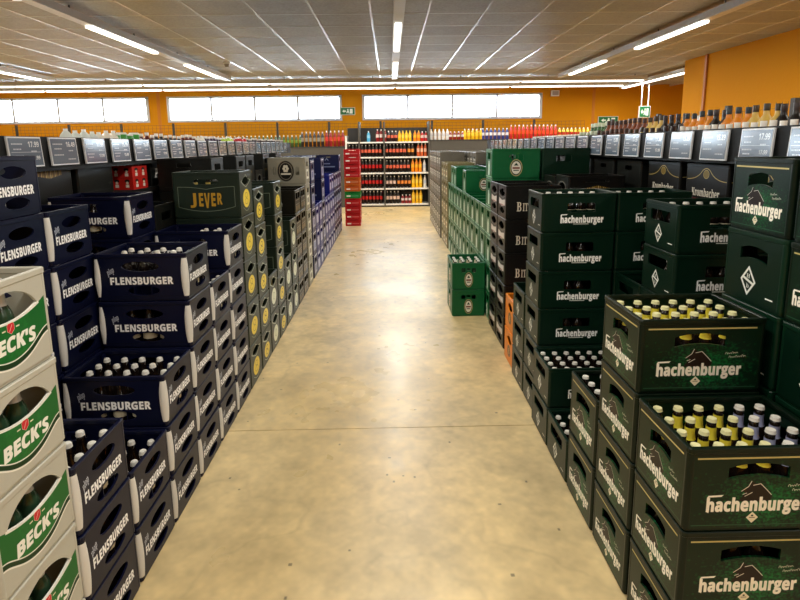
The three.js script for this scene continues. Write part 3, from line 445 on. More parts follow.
const gw = ['second', 'third', 'fourth', 'fifth', 'sixth', 'seventh', 'eighth', 'ninth', 'tenth', 'eleventh'];
[4, 4, 4, 4, 5, 4, 4, 5, 5, 4].forEach((n, i) => column(1, RX2 + 0.012, 4.735 + i * 0.305, rep('king', n), `${gw[i]} bright green column from the black crates`));
[5, 5, 5].forEach((n, i) => column(1, RX2, 7.80 + i * 0.305, rep('khaki', n), `${['first', 'second', 'third'][i]} khaki column past the green ones`));
[6, 6, 6, 6, 6, 6, 6].forEach((n, i) => column(1, RX2 - 0.02, 8.74 + i * 0.325, rep('taupe', n), `${['first', 'second', 'third', 'fourth', 'fifth', 'sixth', 'last'][i]} grey column past the khaki ones`));
// second row
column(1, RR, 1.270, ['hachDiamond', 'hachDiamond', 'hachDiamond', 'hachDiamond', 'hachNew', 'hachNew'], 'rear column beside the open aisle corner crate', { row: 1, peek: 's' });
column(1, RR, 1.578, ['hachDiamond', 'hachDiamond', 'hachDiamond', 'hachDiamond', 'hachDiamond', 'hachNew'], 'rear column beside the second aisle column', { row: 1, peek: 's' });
column(1, RR, 1.886, rep('hachPlain', 3), 'low rear column', { row: 1, from: 1 });
column(1, RR, 2.196, rep('hachPlain', 6), 'rear column before the plain pair', { row: 1, open: true, peek: 'sl' });
column(1, RR, 2.502, rep('hachPlain', 4), 'rear column hidden behind the plain six', { row: 1 });
column(1, RR + 0.005, 2.806, rep('hachPlain', 6), 'rear column beside the tall plain stack', { row: 1, open: true, peek: 'l' });
column(1, 1.22, 3.112, rep('dark', 5), 'rear column behind the plain stack', { row: 1, from: 3 });
column(1, 1.22, 3.420, rep('dark', 5), 'second rear column behind the plain stack', { row: 1, from: 3 });
column(1, 1.235, 3.735, rep('goldBand', 5), 'rear column behind the black lettered crates', { row: 1, from: 3 });
column(1, 1.235, 4.045, ['goldBand', 'goldBand', 'goldBand', 'dark', 'goldBand', ].concat([]), 'second rear column behind the black lettered crates', { row: 1, from: 3 });
[6, 5, 5, 5, 5, 5, 5].forEach((n, i) => column(1, 1.24, 4.43 + i * 0.31, rep('plainGreen', n), `${['first', 'second', 'third', 'fourth', 'fifth', 'sixth', 'seventh'][i]} rear column behind bright green crates`, { row: 1, from: n - 2 }));
[5, 5, 5, 6, 6, 6, 6, 6, 6].forEach((n, i) => column(1, 1.24, 6.90 + i * 0.325, rep(i < 3 ? 'plainGreen' : 'taupe', n), `${['first', 'second', 'third', 'fourth', 'fifth', 'sixth', 'seventh', 'eighth', 'ninth'][i]} rear column behind khaki and grey crates`, { row: 1, from: n - 2 }));
// two turned crates standing out into the aisle
for (let i = 0; i < 2; i++) {
  const y = i * 0.244; crateAt('kingTurned', 0.53 + D / 2, y, -(4.625 + W / 2), `green crate with oval emblem standing out in the aisle, ${i ? 'upper' : 'lower'} one`, 'crates out in the aisle', i === 1, Math.PI / 2);
}
// red soft drink crates at the aisle end
['cola', 'cola', 'cola', 'cola', 'colaGreen', 'colaOrange', 'colaOrange', 'cola', 'cola', 'cola', 'cola'].forEach((k, i) => {
  crateAt(k, -0.72, i * 0.132, -10.42, `${KIND[k].words}, ${i === 10 ? 'topmost' : ORD[i]}, in the drinks stack at the aisle end`, 'soft drink crates at the aisle end', i === 10, Math.PI / 2);
});

// the largest in view stand as single crates; the small distant rest is one object
PLAN.sort((a, b) => (a.zf + (a.row ? 1.2 : 0)) - (b.zf + (b.row ? 1.2 : 0)));
{
  const far = new Map();
  PLAN.forEach((c, i) => {
    if (i < 262) { crateAt(c.kind, c.x, c.y, c.z, c.label, c.group, c.open); CRATES.push(c); return; }
    crateProto(c.kind, false).children.forEach((m) => { m.updateMatrix(); const g = m.geometry.clone().applyMatrix4(m.matrix).translate(c.x, c.y, c.z); if (!far.has(m.material)) far.set(m.material, []); far.get(m.material).push(g); });
  });
  const d = thing('distant_crates', 'distant blue, khaki and grey crates at the far end of the aisle', 'crates'); d.userData.kind = 'stuff';
  let k = 0; for (const [m, list] of far) { mesh(k++ ? 'distant_crate_sides_' + String(k).padStart(3, '0') : 'distant_crate_sides', merge(list), m, d).userData.kind = 'stuff'; }
}
const frontTop = (c) => { let t = 0; for (const p of PLAN) if (p.side === c.side && p.row === c.row && p.zf < c.zf - 0.05 && p.zf > c.zf - 0.42) t = Math.max(t, p.y + KIND[p.kind].h); return t; };

// ───────────────────────── bottles in the crates ─────────────────────────
const V2 = (a) => a.map(([x, y]) => new THREE.Vector2(x, y));
const brown = mat(lin(0.007, 0.004, 0.003), 0.15), darkGlass = mat(lin(0.010, 0.012, 0.010), 0.12), greenGlass = mat(lin(0.02, 0.05, 0.025), 0.15);
function bottleSet(key, o) {
  const H = o.H, r = o.r;
  const glass = new THREE.LatheGeometry(V2([[0, 0], [r * 0.9, 0], [r, 0.006], [r, H * 0.52], [r * 0.85, H * 0.62], [r * 0.5, H * 0.74], [r * 0.42, H * 0.84], [r * 0.42, H * 0.955], [0, H * 0.955]]), 12);
  const label = new THREE.LatheGeometry(V2([[r * 0.60, H * 0.715], [r * 0.53, H * 0.74], [r * 0.47, H * 0.82], [r * 0.47, H * 0.885]]), 12);
  const belly = new THREE.LatheGeometry(V2([[r * 1.015, H * 0.14], [r * 1.015, H * 0.46]]), 12);
  const cap = o.stopper ? merge([new THREE.CylinderGeometry(0.0125, 0.0145, 0.012, 12).translate(0, H - 0.006, 0), new THREE.SphereGeometry(0.0122, 12, 5, 0, 6.3, 0, 1.57).scale(1, 0.45, 1).translate(0, H, 0)]) : new THREE.CylinderGeometry(0.0125, 0.0145, 0.010, 12).translate(0, H - 0.004, 0);
  const g = new THREE.Group(); mesh('bottle_glass', glass, o.glass, g);
  if (o.neck) mesh('neck_label', label, o.neck, g); if (o.belly) mesh('bottle_label', belly, o.belly, g);
  mesh('bottle_cap', cap, o.cap, g);
  if (o.stopper) { mesh('rubber_ring', new THREE.CylinderGeometry(0.0125, 0.0125, 0.005, 10).translate(0, H - 0.017, 0), mat(lin(0.45, 0.12, 0.06), 0.5), g);
    mesh('wire_clip', new THREE.TorusGeometry(0.014, 0.0012, 5, 12).rotateX(0.4).translate(0, H - 0.02, 0.002), mat(lin(0.5, 0.5, 0.5), 0.3, { metalness: 0.8 }), g); }
  return g;
}
const white = mat(lin(0.78, 0.76, 0.70), 0.35), paleCap = mat(lin(0.78, 0.76, 0.42), 0.35), yel = mat(lin(0.78, 0.66, 0.05), 0.5), lav = mat(lin(0.34, 0.36, 0.55), 0.5), silver = mat(lin(0.55, 0.55, 0.52), 0.35, { metalness: 0.3 }), cream = mat(lin(0.62, 0.56, 0.40), 0.6), goldM = mat(lin(0.55, 0.42, 0.10), 0.5);
const BOT = {
  flens: bottleSet('flens', { H: 0.174, r: 0.031, glass: brown, cap: white, belly: cream, stopper: true }),
  becks: bottleSet('becks', { H: 0.222, r: 0.030, glass: greenGlass, cap: silver, neck: silver, belly: silver }),
  hachYellow: bottleSet('hy', { H: 0.215, r: 0.030, glass: brown, cap: paleCap, neck: yel, belly: yel }),
  hachBlue: bottleSet('hb', { H: 0.215, r: 0.030, glass: brown, cap: white, neck: lav, belly: lav }),
  hachWhite: bottleSet('hw', { H: 0.180, r: 0.029, glass: brown, cap: white, belly: cream }),
  tallWhite: bottleSet('tw', { H: 0.252, r: 0.033, glass: brown, cap: white, belly: cream }),
  goldNeck: bottleSet('gn', { H: 0.224, r: 0.030, glass: darkGlass, cap: goldM, neck: goldM, belly: goldM }),
  hachClosed: bottleSet('hc', { H: 0.215, r: 0.030, glass: brown, cap: paleCap }),
  kingB: bottleSet('kb', { H: 0.226, r: 0.030, glass: greenGlass, cap: white, neck: cream, belly: cream }),
};
const TYPE = { flens: 'flens', becks: 'becks', hachNew: 'hachYellow', hachTall: 'tallWhite', hachPlain: 'hachWhite', hachDiamond: 'hachWhite', jever: 'goldNeck', jeverPale: 'goldNeck', bit: 'hachWhite', king: 'kingB', orangeC: 'hachWhite' };
const BWORD = { flens: 'brown swing-top bottle with white stopper', becks: 'silver-necked bottle', hachYellow: 'brown bottle with yellow neck label', hachBlue: 'brown bottle with lavender neck label', hachWhite: 'dark bottle with white cap', hachClosed: 'brown bottle with pale yellow cap', tallWhite: 'tall dark bottle with white cap', goldNeck: 'dark bottle with gold neck', kingB: 'green bottle with cream label' };
let nBottles = 0;
function bottleAt(type, x, y, z, label, group) { const b = BOT[type].clone(); b.name = numbered('beer_bottle'); b.position.set(x, y, z); b.rotation.y = rr(0, 6.28); scene.add(b); tag(b, label, 'bottle', group); nBottles++; }
const FLENS_AT = ['beside the white stack', 'two crates high', 'with fifteen bottles showing', 'five crates high', 'four crates high', 'next to the medallion crates'];
const PLAIN_AT = ['on the floor', 'of the pair', 'atop the tall stack'];
for (const c of CRATES) {
  const K = KIND[c.kind], t = TYPE[c.kind]; if (!t) continue;
  const spot = (i, j) => [c.x - W / 2 + 0.011 + (W - 0.022) * (i + 0.5) / K.nx, c.z + D / 2 - 0.011 - (D - 0.022) * (j + 0.5) / K.nz]; // j = 0 is the row nearest the front
  const aisle = c.side < 0 ? K.nx - 1 : 0;
  if (c.open) {
    const at = c.kind === 'flens' ? 'open navy crate ' + FLENS_AT[Math.round((c.zf - 1.38) / 0.3065)] : c.kind === 'hachNew' ? 'open dark green crate ' + (c.zf < 1.5 ? 'at the aisle corner' : 'four high') : c.kind === 'hachPlain' ? 'open plain green crate ' + (c.row ? (c.zf < 2.5 ? 'before the rack' : 'of the rear stack') : PLAIN_AT[Math.round((c.zf - 2.195) / 0.303)]) : 'open ' + K.words.replace(/ with.*/, '');
    for (let i = 0; i < K.nx; i++) for (let j = 0; j < K.nz; j++) {
      // rows that the walls and neighbours hide altogether are not in view
      if (c.y > 0.75 && !(j === K.nz - 1 || (j === K.nz - 2 && c.y < 1.0))) continue;
      if (c.kind === 'flens' && c.zf < 1.9 && i < 2) continue;
      if (c.kind === 'flens' && c.zf > 2.5 && i < 2) continue;
      if (c.kind === 'orangeC' && i > 1) continue;
      if (c.kind === 'hachTall' && i > 1) continue;
      if (c.kind === 'becks' && j > 2) continue;
      if (c.kind === 'bit' && j < K.nz - 1) continue;
      if (c.kind === 'hachPlain' && c.y < 0.1 && i > 2) continue;
      const [x, z] = spot(i, j), type = c.kind === 'hachNew' && c.zf < 1.5 && i >= 4 ? 'hachBlue' : t;
      bottleAt(type, x, c.y + 0.013, z, `${BWORD[type]} in ${at}`, `bottles in ${at}`);
    }
  } else if (c.peek && c.zf < 3.3) {
    const cells = new Set();
    if (c.peek.includes('l') && c.y + K.h * 0.5 > frontTop(c)) for (const i of K.nx > 5 ? [2, 3] : [1, 2, 3]) cells.add(i + ',0');
    if (c.peek.includes('s') && !(c.row && c.y < 0.6)) { if (c.zf < 2.6) cells.add(aisle + ',1'); if (c.zf < 1.5) cells.add(aisle + ',2'); }
    for (const k of cells) { const [i, j] = k.split(',').map(Number), [x, z] = spot(i, j); const tt = t === 'hachYellow' ? 'hachClosed' : t; bottleAt(tt, x, c.y + 0.013, z, `${BWORD[tt]} behind the handle hole of a closed crate`, `${BWORD[tt]}s behind handle holes`); }
  }
}
// bottles of the turned green crate and of the top red crate
for (let i = 0; i < 4; i++) for (let j = 1; j < 4; j++) bottleAt('kingB', 0.541 + (D - 0.022) * (i + 0.5) / 4, 0.244 + 0.013, -(4.636 + (W - 0.022) * (j + 0.5) / 5), 'green bottle with cream label in the crate standing in the aisle', 'bottles in the aisle crate');

// ───────────────────────── racks with price boards ─────────────────────────
const signArt = (k) => (g, w, h) => {
  g.fillStyle = '#647486'; g.fillRect(0, 0, w, h); g.fillStyle = '#c6d0da';
  const line = (x, y, len) => { for (let p = 0; p < len;) { const q = 4 + ((p * 7 + k * 5) % 9); g.fillRect(x + p, y, q, 6); p += q + 2; } };
  const price = ['15.89', '17.99', '16.49', '15.99'][k];
  line(14, 24, 62); line(22, 48, 44); fitText(g, price, w * 0.76, h * 0.22, w * 0.36, h * 0.2, '#dfe6ea'); line(w * 0.66, 58, 36);
  if (k % 2) { g.fillRect(8, h * 0.5, w - 16, 2); line(14, h * 0.62, 60); line(22, h * 0.76, 40); fitText(g, price, w * 0.78, h * 0.72, w * 0.28, h * 0.14, '#dfe6ea'); } else { line(14, h * 0.62, 70); line(w * 0.6, h * 0.80, 60); }
};
const signMats = [0, 1, 2, 3].map((k) => new THREE.MeshStandardMaterial({ map: canvasTex(192, 128, signArt(k)), roughness: 0.12 }));
const signEdge = mat(lin(0.75, 0.77, 0.8), 0.3), rackM = new THREE.MeshPhysicalMaterial({ color: lin(0.008, 0.009, 0.010), roughness: 0.6, ior: 1.3 });
function priceBoard(side, x, zc, y0, w, h, label) {
  const t = thing('price_board', label, 'price sign', [x, y0, -zc], 'price boards on the ' + (side < 0 ? 'left' : 'right') + ' rack');
  const b = mesh('board_frame', box(-0.004, 0.004, 0, h, -w / 2, w / 2), signEdge, t);
  const pg = new THREE.BoxGeometry(0.004, h - 0.014, w - 0.014);
  const p = mesh('board_face', new THREE.PlaneGeometry(w - 0.014, h - 0.014), signMats[Math.floor(rnd() * 4)], b); void pg;
  p.position.set(-side * 0.0055, h / 2, 0); p.rotation.y = -side * Math.PI / 2; t.rotation.y = rr(-0.02, 0.02); t.rotation.z = -side * 0.055;
}
function rack(side, x, z0, z1, shelfY, label, topY) {
  const t = thing('store_rack', label, 'rack'); const xo = x + side * 0.55;
  mesh('header_rail', box(x, x + side * 0.02, 1.405, 1.577, -z0, -z1), rackM, t);
  mesh('back_panel', box(xo, xo - side * 0.02, 0, 1.52, -z0, -z1), rackM, t);
  mesh('top_shelf', box(x + side * 0.02, xo - side * 0.02, topY - 0.018, topY, -z0, -z1), rackM, t);
  mesh('shelf_board', box(x, xo - side * 0.02, shelfY - 0.03, shelfY, -z0, -z1), rackM, t);
  mesh('base_plinth', box(x, xo - side * 0.02, 0, 0.12, -z0, -z1), rackM, t);
  for (let z = z0; z <= z1 + 0.01; z += (z1 - z0) / 6) mesh('upright', box(x + side * 0.022, x + side * 0.06, 0.12, shelfY - 0.03, -z, -z - 0.04), rackM, t);
}
const RKL = -1.735, RKR = 1.66;
rack(-1, RKL, 1.6, 9.6, 1.235, 'long black rack behind the navy and blue crates', 1.500);
rack(1, RKR, 1.3, 9.3, 1.15, 'long black rack behind the green crates', 1.425);
const zsL = []; for (let i = 0; i < 22; i++) zsL.push(2.92 - 0.3 + i * 0.306);
zsL.forEach((z) => priceBoard(-1, RKL + 0.014, z, 1.432, 0.235, 0.142, 'slate grey price board on the rail above the navy and blue crates'));
for (let i = 0; i < 22; i++) { const z = 2.12 + i * 0.318; priceBoard(1, RKR - 0.014, z, 1.42, 0.225, 0.150, 'slate grey price board on the rail above the green crates'); }

// things on the rack shelves
function packArt(g, w, h) { g.fillStyle = '#c81e14'; g.fillRect(0, 0, w, h); for (const y of [0.28, 0.76]) for (const x of [0.27, 0.74]) { ell(g, w * x, h * (y - 0.13), w * 0.11, h * 0.07, '#1a0f0c'); ell(g, w * x, h * (y - 0.05), w * 0.06, h * 0.06, '#ead9c4'); g.fillStyle = '#f1e6da'; g.fillRect(w * (x - 0.08), h * (y + 0.02), w * 0.16, h * 0.13); } g.fillStyle = '#8a120c'; g.fillRect(0, h * 0.5, w, 2); }
const packM = new THREE.MeshStandardMaterial({ map: canvasTex(192, 192, packArt), roughness: 0.5 }), creamM = mat(lin(0.72, 0.66, 0.50), 0.6);
{
  const mk = (x, y, z, m, label) => { const t = thing('bottle_carton', label, 'carton', [x, y, z], 'bottle cartons on the rack'); mesh('carton_body', new THREE.BoxGeometry(0.15, 0.16, 0.225), m, t).position.set(0, 0.08, 0); mesh('carton_flap', box(-0.05, 0.05, 0.16, 0.165, -0.1, 0.1), m, t); };
  mk(RKL - 0.095, 1.235, -3.84, packM, 'red printed bottle carton on the black rack shelf');
  mk(RKL - 0.255, 1.235, -3.82, creamM, 'cream bottle carton beside the red carton');
  crateAt('goldBand', RKL - 0.18, 1.236, -2.85, 'black crate with gold band on the left rack shelf, beside the bottles', 'crates on the rack shelves', false, Math.PI / 2);
  crateAt('dark', RKL - 0.18, 1.236, -3.30, 'plain black crate on the left rack shelf, before the red carton', 'crates on the rack shelves', false, Math.PI / 2);
  crateAt('script', RKL - 0.18, 1.236, -4.26, 'black crate with white script on the left rack shelf', 'crates on the rack shelves', false, Math.PI / 2);
  for (let i = 1; i < 11; i++) crateAt('dark', RKL - 0.18, 1.236, -(4.26 + i * 0.43), 'plain black crate on the left rack shelf, beyond the red carton', 'crates on the rack shelves beyond the carton', false, Math.PI / 2);
  for (let i = 0; i < 3; i++) crateAt('krom', RKR + 0.18, 1.151, -(2.42 + i * 0.46), 'black crate with gold arches on the right rack shelf', 'gold arch crates on the rack shelf', false, -Math.PI / 2);
  for (let i = 0; i < 10; i++) crateAt('dark', RKR + 0.18, 1.151, -(3.84 + i * 0.46), 'plain black crate on the right rack shelf', 'crates on the right rack shelf', false, -Math.PI / 2);
}
// bottles, cans and jars standing on the racks and on the drinks shelves: one coloured mesh each
const vcMat = new THREE.MeshStandardMaterial({ vertexColors: true, roughness: 0.28 });
const bgCache = new Map();
function bottleGeo(style, body, label, cap) {
  const key = [style, body, label, cap].join('|'); if (bgCache.has(key)) return bgCache.get(key);
  const c = { b: css(body), l: css(label), c: css(cap) };
  const prof = style === 'can' ? [[0, 0, 'b'], [0.9, 0.0, 'b'], [1, 0.05, 'b'], [1, 0.06, 'l'], [1, 0.88, 'l'], [1, 0.9, 'c'], [0.85, 1, 'c'], [0, 1, 'c']]
    : style === 'pet' ? [[0, 0, 'b'], [0.92, 0, 'b'], [1, 0.04, 'b'], [1, 0.34, 'b'], [1.0, 0.345, 'l'], [1.0, 0.60, 'l'], [1, 0.605, 'b'], [0.82, 0.74, 'b'], [0.42, 0.88, 'b'], [0.34, 0.90, 'c'], [0.34, 1, 'c'], [0, 1, 'c']]
      : [[0, 0, 'b'], [0.95, 0, 'b'], [1, 0.03, 'b'], [1, 0.16, 'b'], [1.01, 0.165, 'l'], [1.01, 0.46, 'l'], [1, 0.465, 'b'], [0.95, 0.58, 'b'], [0.42, 0.72, 'b'], [0.36, 0.82, 'b'], [0.40, 0.83, 'c'], [0.40, 1, 'c'], [0, 1, 'c']];
  const g = new THREE.LatheGeometry(prof.map(([r, y]) => new THREE.Vector2(r, y)), 9);
  const n = prof.length, col = new Float32Array(g.attributes.position.count * 3);
  for (let i = 0; i < g.attributes.position.count; i++) { const k = c[prof[i % n][2]]; col.set([k.r, k.g, k.b], i * 3); }
  g.setAttribute('color', new THREE.BufferAttribute(col, 3)); bgCache.set(key, g); return g;
}
function smallBottle(name, style, cols, x, y, z, r, h, label, cat, group) {
  const o = mesh(numbered(name), bottleGeo(style, ...cols), vcMat, scene); o.position.set(x, y, z); o.scale.set(r, h, r); tag(o, label, cat, group); return o;
}
{ // left rack top
  const kinds = [['pet', ['#dfe8e6', '#2f7f8a', '#f4f4f0'], 'clear bottle with teal label and white cap'], ['can', ['#3a8a3a', '#4aa84a', '#e8e8e0'], 'green tin'], ['glass', ['#5a1a14', '#d8641c', '#f0ece4'], 'dark red bottle with orange label'], ['glass', ['#1d1410', '#e0d8c4', '#f0ece4'], 'dark bottle with cream label and white cap'], ['pet', ['#f0ece0', '#e8c030', '#f4f4f0'], 'white bottle with yellow label'], ['glass', ['#3a2040', '#b8a0c8', '#efe8ea'], 'purple bottle with pale cap'], ['pet', ['#b8d84a', '#6aa82a', '#f0f0e8'], 'light green bottle with white cap'], ['pet', ['#c01c1c', '#e8e0d8', '#e8e8e8'], 'red bottle with white cap'], ['glass', ['#2a1014', '#7a1c24', '#d8d0c8'], 'wine red bottle']];
  const runs = [[3.15, 3.5, 0], [3.5, 3.7, 4], [3.7, 4.0, 1], [4.0, 4.35, 2], [4.35, 4.9, 3], [4.9, 5.2, 2], [5.2, 5.4, 4], [5.4, 6.0, 5], [6.0, 6.4, 6], [6.4, 7.0, 7], [7.0, 9.4, 8]];
  for (const [a, b, k] of runs) for (let z = a; z < b; z += 0.092) { const [st, c, words] = kinds[k]; smallBottle('rack_bottle', st, c, RKL - 0.10, 1.500, -z, 0.036, rr(0.112, 0.132), `${words} on top of the left black rack`, 'bottle', `${words}s on the left rack`); }
}
{ // right rack top: a front row and a row behind it, standing taller
  const kinds = [['glass', ['#e8e4da', '#d8d2c4', '#f6f4ee'], 'white bottle with white cap'], ['glass', ['#120c0c', '#2a2220', '#2a1a1c'], 'black bottle with pale label'], ['glass', ['#e08a1c', '#f0a830', '#20303a'], 'orange bottle'], ['glass', ['#d8b860', '#ecd890', '#3a3020'], 'straw-coloured bottle'], ['glass', ['#7a3a12', '#c86a1c', '#382018'], 'amber bottle'], ['glass', ['#2c5a24', '#4c8a34', '#d8e4cc'], 'green bottle with pale cap']];
  const put = (x, z, k, h, y, row) => { const [st, c, words] = kinds[k]; smallBottle('rack_bottle', st, c, x, y, -z, 0.037, h, `${words} in the ${row} row on the right rack`, 'bottle', `${words}s in the ${row} row on the right rack`); };
  const t = thing('bottle_step', 'narrow black step for the rear bottles on the right rack', 'shelf step'); mesh('step_board', box(RKR + 0.15, RKR + 0.26, 1.425, 1.495, -1.5, -5.2), rackM, t); mesh('step_lip', box(RKR + 0.146, RKR + 0.15, 1.425, 1.500, -1.5, -5.2), rackM, t);
  for (let z = 1.95; z < 3.25; z += 0.064) put(RKR + 0.075, z, 0, 0.178 + rr(-0.004, 0.004), 1.425, 'front');
  const back = [[1.9, 2.25, 1], [2.25, 2.42, 2], [2.42, 2.62, 1], [2.62, 2.84, 3], [2.84, 3.04, 2], [3.04, 3.18, 1], [3.18, 3.45, 2], [3.45, 3.75, 1], [3.75, 4.0, 3], [4.0, 4.7, 4], [4.7, 5.1, 5]];
  for (const [p, q, k] of back) for (let z = p; z < q - 0.01; z += 0.082) put(RKR + 0.205, z, k, 0.195 + rr(-0.006, 0.006), 1.495, 'rear');
  for (const [p, q, k] of [[3.25, 3.75, 1], [3.75, 4.0, 3], [4.0, 4.6, 4], [4.6, 5.0, 5], [5.0, 6.6, 0]]) for (let z = p; z < q; z += 0.088) put(RKR + 0.075, z, k, k === 0 ? 0.17 : 0.185 + rr(-0.008, 0.008), 1.425, 'far front');
  const fence = (x0, z0, z1, yy0, yy1, lab) => {
    const t = thing('wire_divider', lab, 'fence'); const m = mat(lin(0.05, 0.045, 0.04), 0.5), list = [];
    for (let y = yy0; y <= yy1; y += 0.05) list.push(box(x0 - 0.0008, x0 + 0.0008, y - 0.0008, y + 0.0008, -z0, -z1));
    for (let z = z0; z <= z1; z += 0.05) list.push(box(x0 - 0.0008, x0 + 0.0008, yy0, yy1, -z - 0.0008, -z + 0.0008));
    const w = mesh('wire_grid', merge(list), m, t); w.userData.kind = 'stuff';
    for (const z of [2.4, 3.05, 3.65, 4.6, 5.55]) mesh('post', box(x0 - 0.015, x0 + 0.015, 0, yy1 + 0.012, -z - 0.018, -z + 0.018), m, t);
  };
  fence(RKR + 0.60, 1.6, 5.6, 1.5, 1.735, 'dark wire divider behind the bottles on the right rack');
}

// ───────────────────────── drinks shelves at the far end ─────────────────────────
const shelfWhite = mat(lin(0.78, 0.78, 0.75), 0.4), shelfGrey = mat(lin(0.075, 0.07, 0.06), 0.5), shelfDark = mat(lin(0.03, 0.028, 0.026), 0.6);
const SH = [0.075, 0.465, 0.85, 1.235, 1.60], SX0 = -1.07, SX1 = 0.96, SZ = 13.4;
{
  const t = thing('drinks_shelf', 'tall shelving unit of white shelves with soft drinks at the aisle end', 'shelf');
  mesh('back_panel', box(SX0, SX1, 0.0, 1.95, -(SZ + 0.55), -(SZ + 0.58)), shelfDark, t);
  for (const y of SH) mesh('shelf_board', box(SX0, SX1, y - 0.035, y, -SZ, -(SZ + 0.54)), shelfWhite, t);
  mesh('base_plinth', box(SX0, SX1, 0, SH[0] - 0.04, -(SZ + 0.03), -(SZ + 0.54)), shelfDark, t);
  for (const x of [SX0, -0.75, -0.14, SX1]) mesh('upright', box(x - 0.02, x + 0.02, 0, x === SX0 ? 1.75 : 2.08, -(SZ + 0.56), -(SZ - 0.005) + (0)), x === SX0 ? shelfWhite : shelfGrey, t).visible = true;
  const t2 = thing('cabinet_unit', 'grey-brown cabinet shelving left of the drinks shelves', 'shelf');
  mesh('cabinet_body', box(-5.2, SX0 - 0.03, 0, 1.47, -SZ, -(SZ + 0.5)), shelfGrey, t2); mesh('cabinet_top', box(-5.2, SX0 - 0.03, 1.47, 1.50, -SZ + 0.01, -(SZ + 0.5)), shelfDark, t2);
  const t3 = thing('cabinet_unit', 'grey cabinet shelving right of the drinks shelves', 'shelf');
  mesh('cabinet_body', box(SX1 + 0.03, 5.0, 0, 1.60, -SZ, -(SZ + 0.5)), shelfGrey, t3); mesh('cabinet_top', box(SX1 + 0.03, 5.0, 1.60, 1.63, -SZ + 0.01, -(SZ + 0.5)), shelfDark, t3);
  // bottles
  const put = (x, lvl, k, n, w, h, words, style = 'pet') => { for (let i = 0; i < n; i++) smallBottle('soft_drink_bottle', style, k, x + i * w, SH[lvl], -(SZ + 0.10), w * 0.43, h, `${words} on the ${['lowest', 'second', 'third', 'fourth', 'top'][lvl]} white drinks shelf`, 'bottle', `${words}s, shelf ${lvl + 1}`); };
  const cola = ['#170806', '#c01a1e', '#e8e4e0'], colaR = ['#b81418', '#e0d0cc', '#f0f0f0'], dark = ['#120806', '#d8644a', '#e6e2de'], darkW = ['#140a08', '#e2c4b8', '#d8d4d0'], fanta = ['#e8850c', '#f4b030', '#f2c040'], yellow = ['#f0b814', '#f4d050', '#f0c020'], white2 = ['#e4e0dc', '#c8d0e0', '#f4f4f4'], redW = ['#8a1418', '#e0d0cc', '#f0eeea'];
  for (const l of [0, 1, 2]) put(-0.685, l, cola, 6, 0.09, 0.32, 'dark cola bottle with red label');
  put(-0.685, 3, dark, 6, 0.09, 0.30, 'dark bottle with salmon label');
  put(-1.0, 3, darkW, 3, 0.09, 0.30, 'dark bottle with pale label');
  put(-0.08, 3, dark, 6, 0.088, 0.31, 'dark bottle with white neck'); put(0.47, 3, ['#2a1408', '#e0903c', '#e8e4e0'], 2, 0.088, 0.31, 'dark bottle with orange label'); put(0.70, 3, ['#c85a28', '#e8b8a0', '#f0ece8'], 3, 0.088, 0.32, 'reddish bottle with pale label');
  put(-0.08, 2, dark, 7, 0.088, 0.30, 'dark bottle with red band'); put(0.56, 2, fanta, 3, 0.092, 0.33, 'orange lemonade bottle'); put(0.85, 2, white2, 1, 0.09, 0.30, 'white bottle');
  put(-0.08, 1, darkW, 3, 0.09, 0.30, 'dark bottle with cream band'); put(0.21, 1, ['#1a0a06', '#e08a40', '#d8d4d0'], 4, 0.088, 0.30, 'dark bottle with orange band'); put(0.57, 1, yellow, 3, 0.092, 0.34, 'yellow lemonade bottle'); put(0.86, 1, white2, 1, 0.09, 0.30, 'white bottle');
  put(-0.08, 0, darkW, 4, 0.09, 0.31, 'dark bottle with cream band'); put(0.30, 0, redW, 3, 0.09, 0.22, 'dark red bottle with white cap'); put(0.57, 0, yellow, 3, 0.092, 0.33, 'yellow lemonade bottle');
  put(-0.52, 4, ['#4aa8d8', '#8cc8e8', '#e8f0f4'], 1, 0.10, 0.26, 'light blue bottle');
  put(-0.30, 4, redW, 3, 0.09, 0.30, 'dark red bottle with white cap'); put(-0.03, 4, ['#2a0c0a', '#d86a50', '#efeae6'], 3, 0.09, 0.26, 'dark bottle with salmon label'); put(0.24, 4, yellow, 4, 0.085, 0.26, 'yellow lemonade bottle'); put(0.62, 4, fanta, 2, 0.09, 0.26, 'orange lemonade bottle'); put(0.80, 4, colaR, 2, 0.09, 0.24, 'red bottle with white label');
  const run = (x0, x1, y, cols, h, words, side) => { for (let x = x0; x < x1; x += 0.10) smallBottle('soft_drink_bottle', 'pet', cols, x, y, -(SZ + 0.14), 0.042, h, `${words} on top of the ${side} cabinet shelving`, 'bottle', `${words}s on the ${side} cabinet`); };
  run(-2.15, -1.55, 1.50, ['#241418', '#8a8478', '#c8c4c0'], 0.36, 'dark bottle with grey label', 'left'); run(-1.55, -1.1, 1.50, ['#8a1418', '#c84038', '#f0ece8'], 0.38, 'red bottle with white cap', 'left');
  run(-4.9, -2.2, 1.50, ['#2e4a20', '#6a8a3a', '#d8d8c8'], 0.28, 'green bottle', 'left');
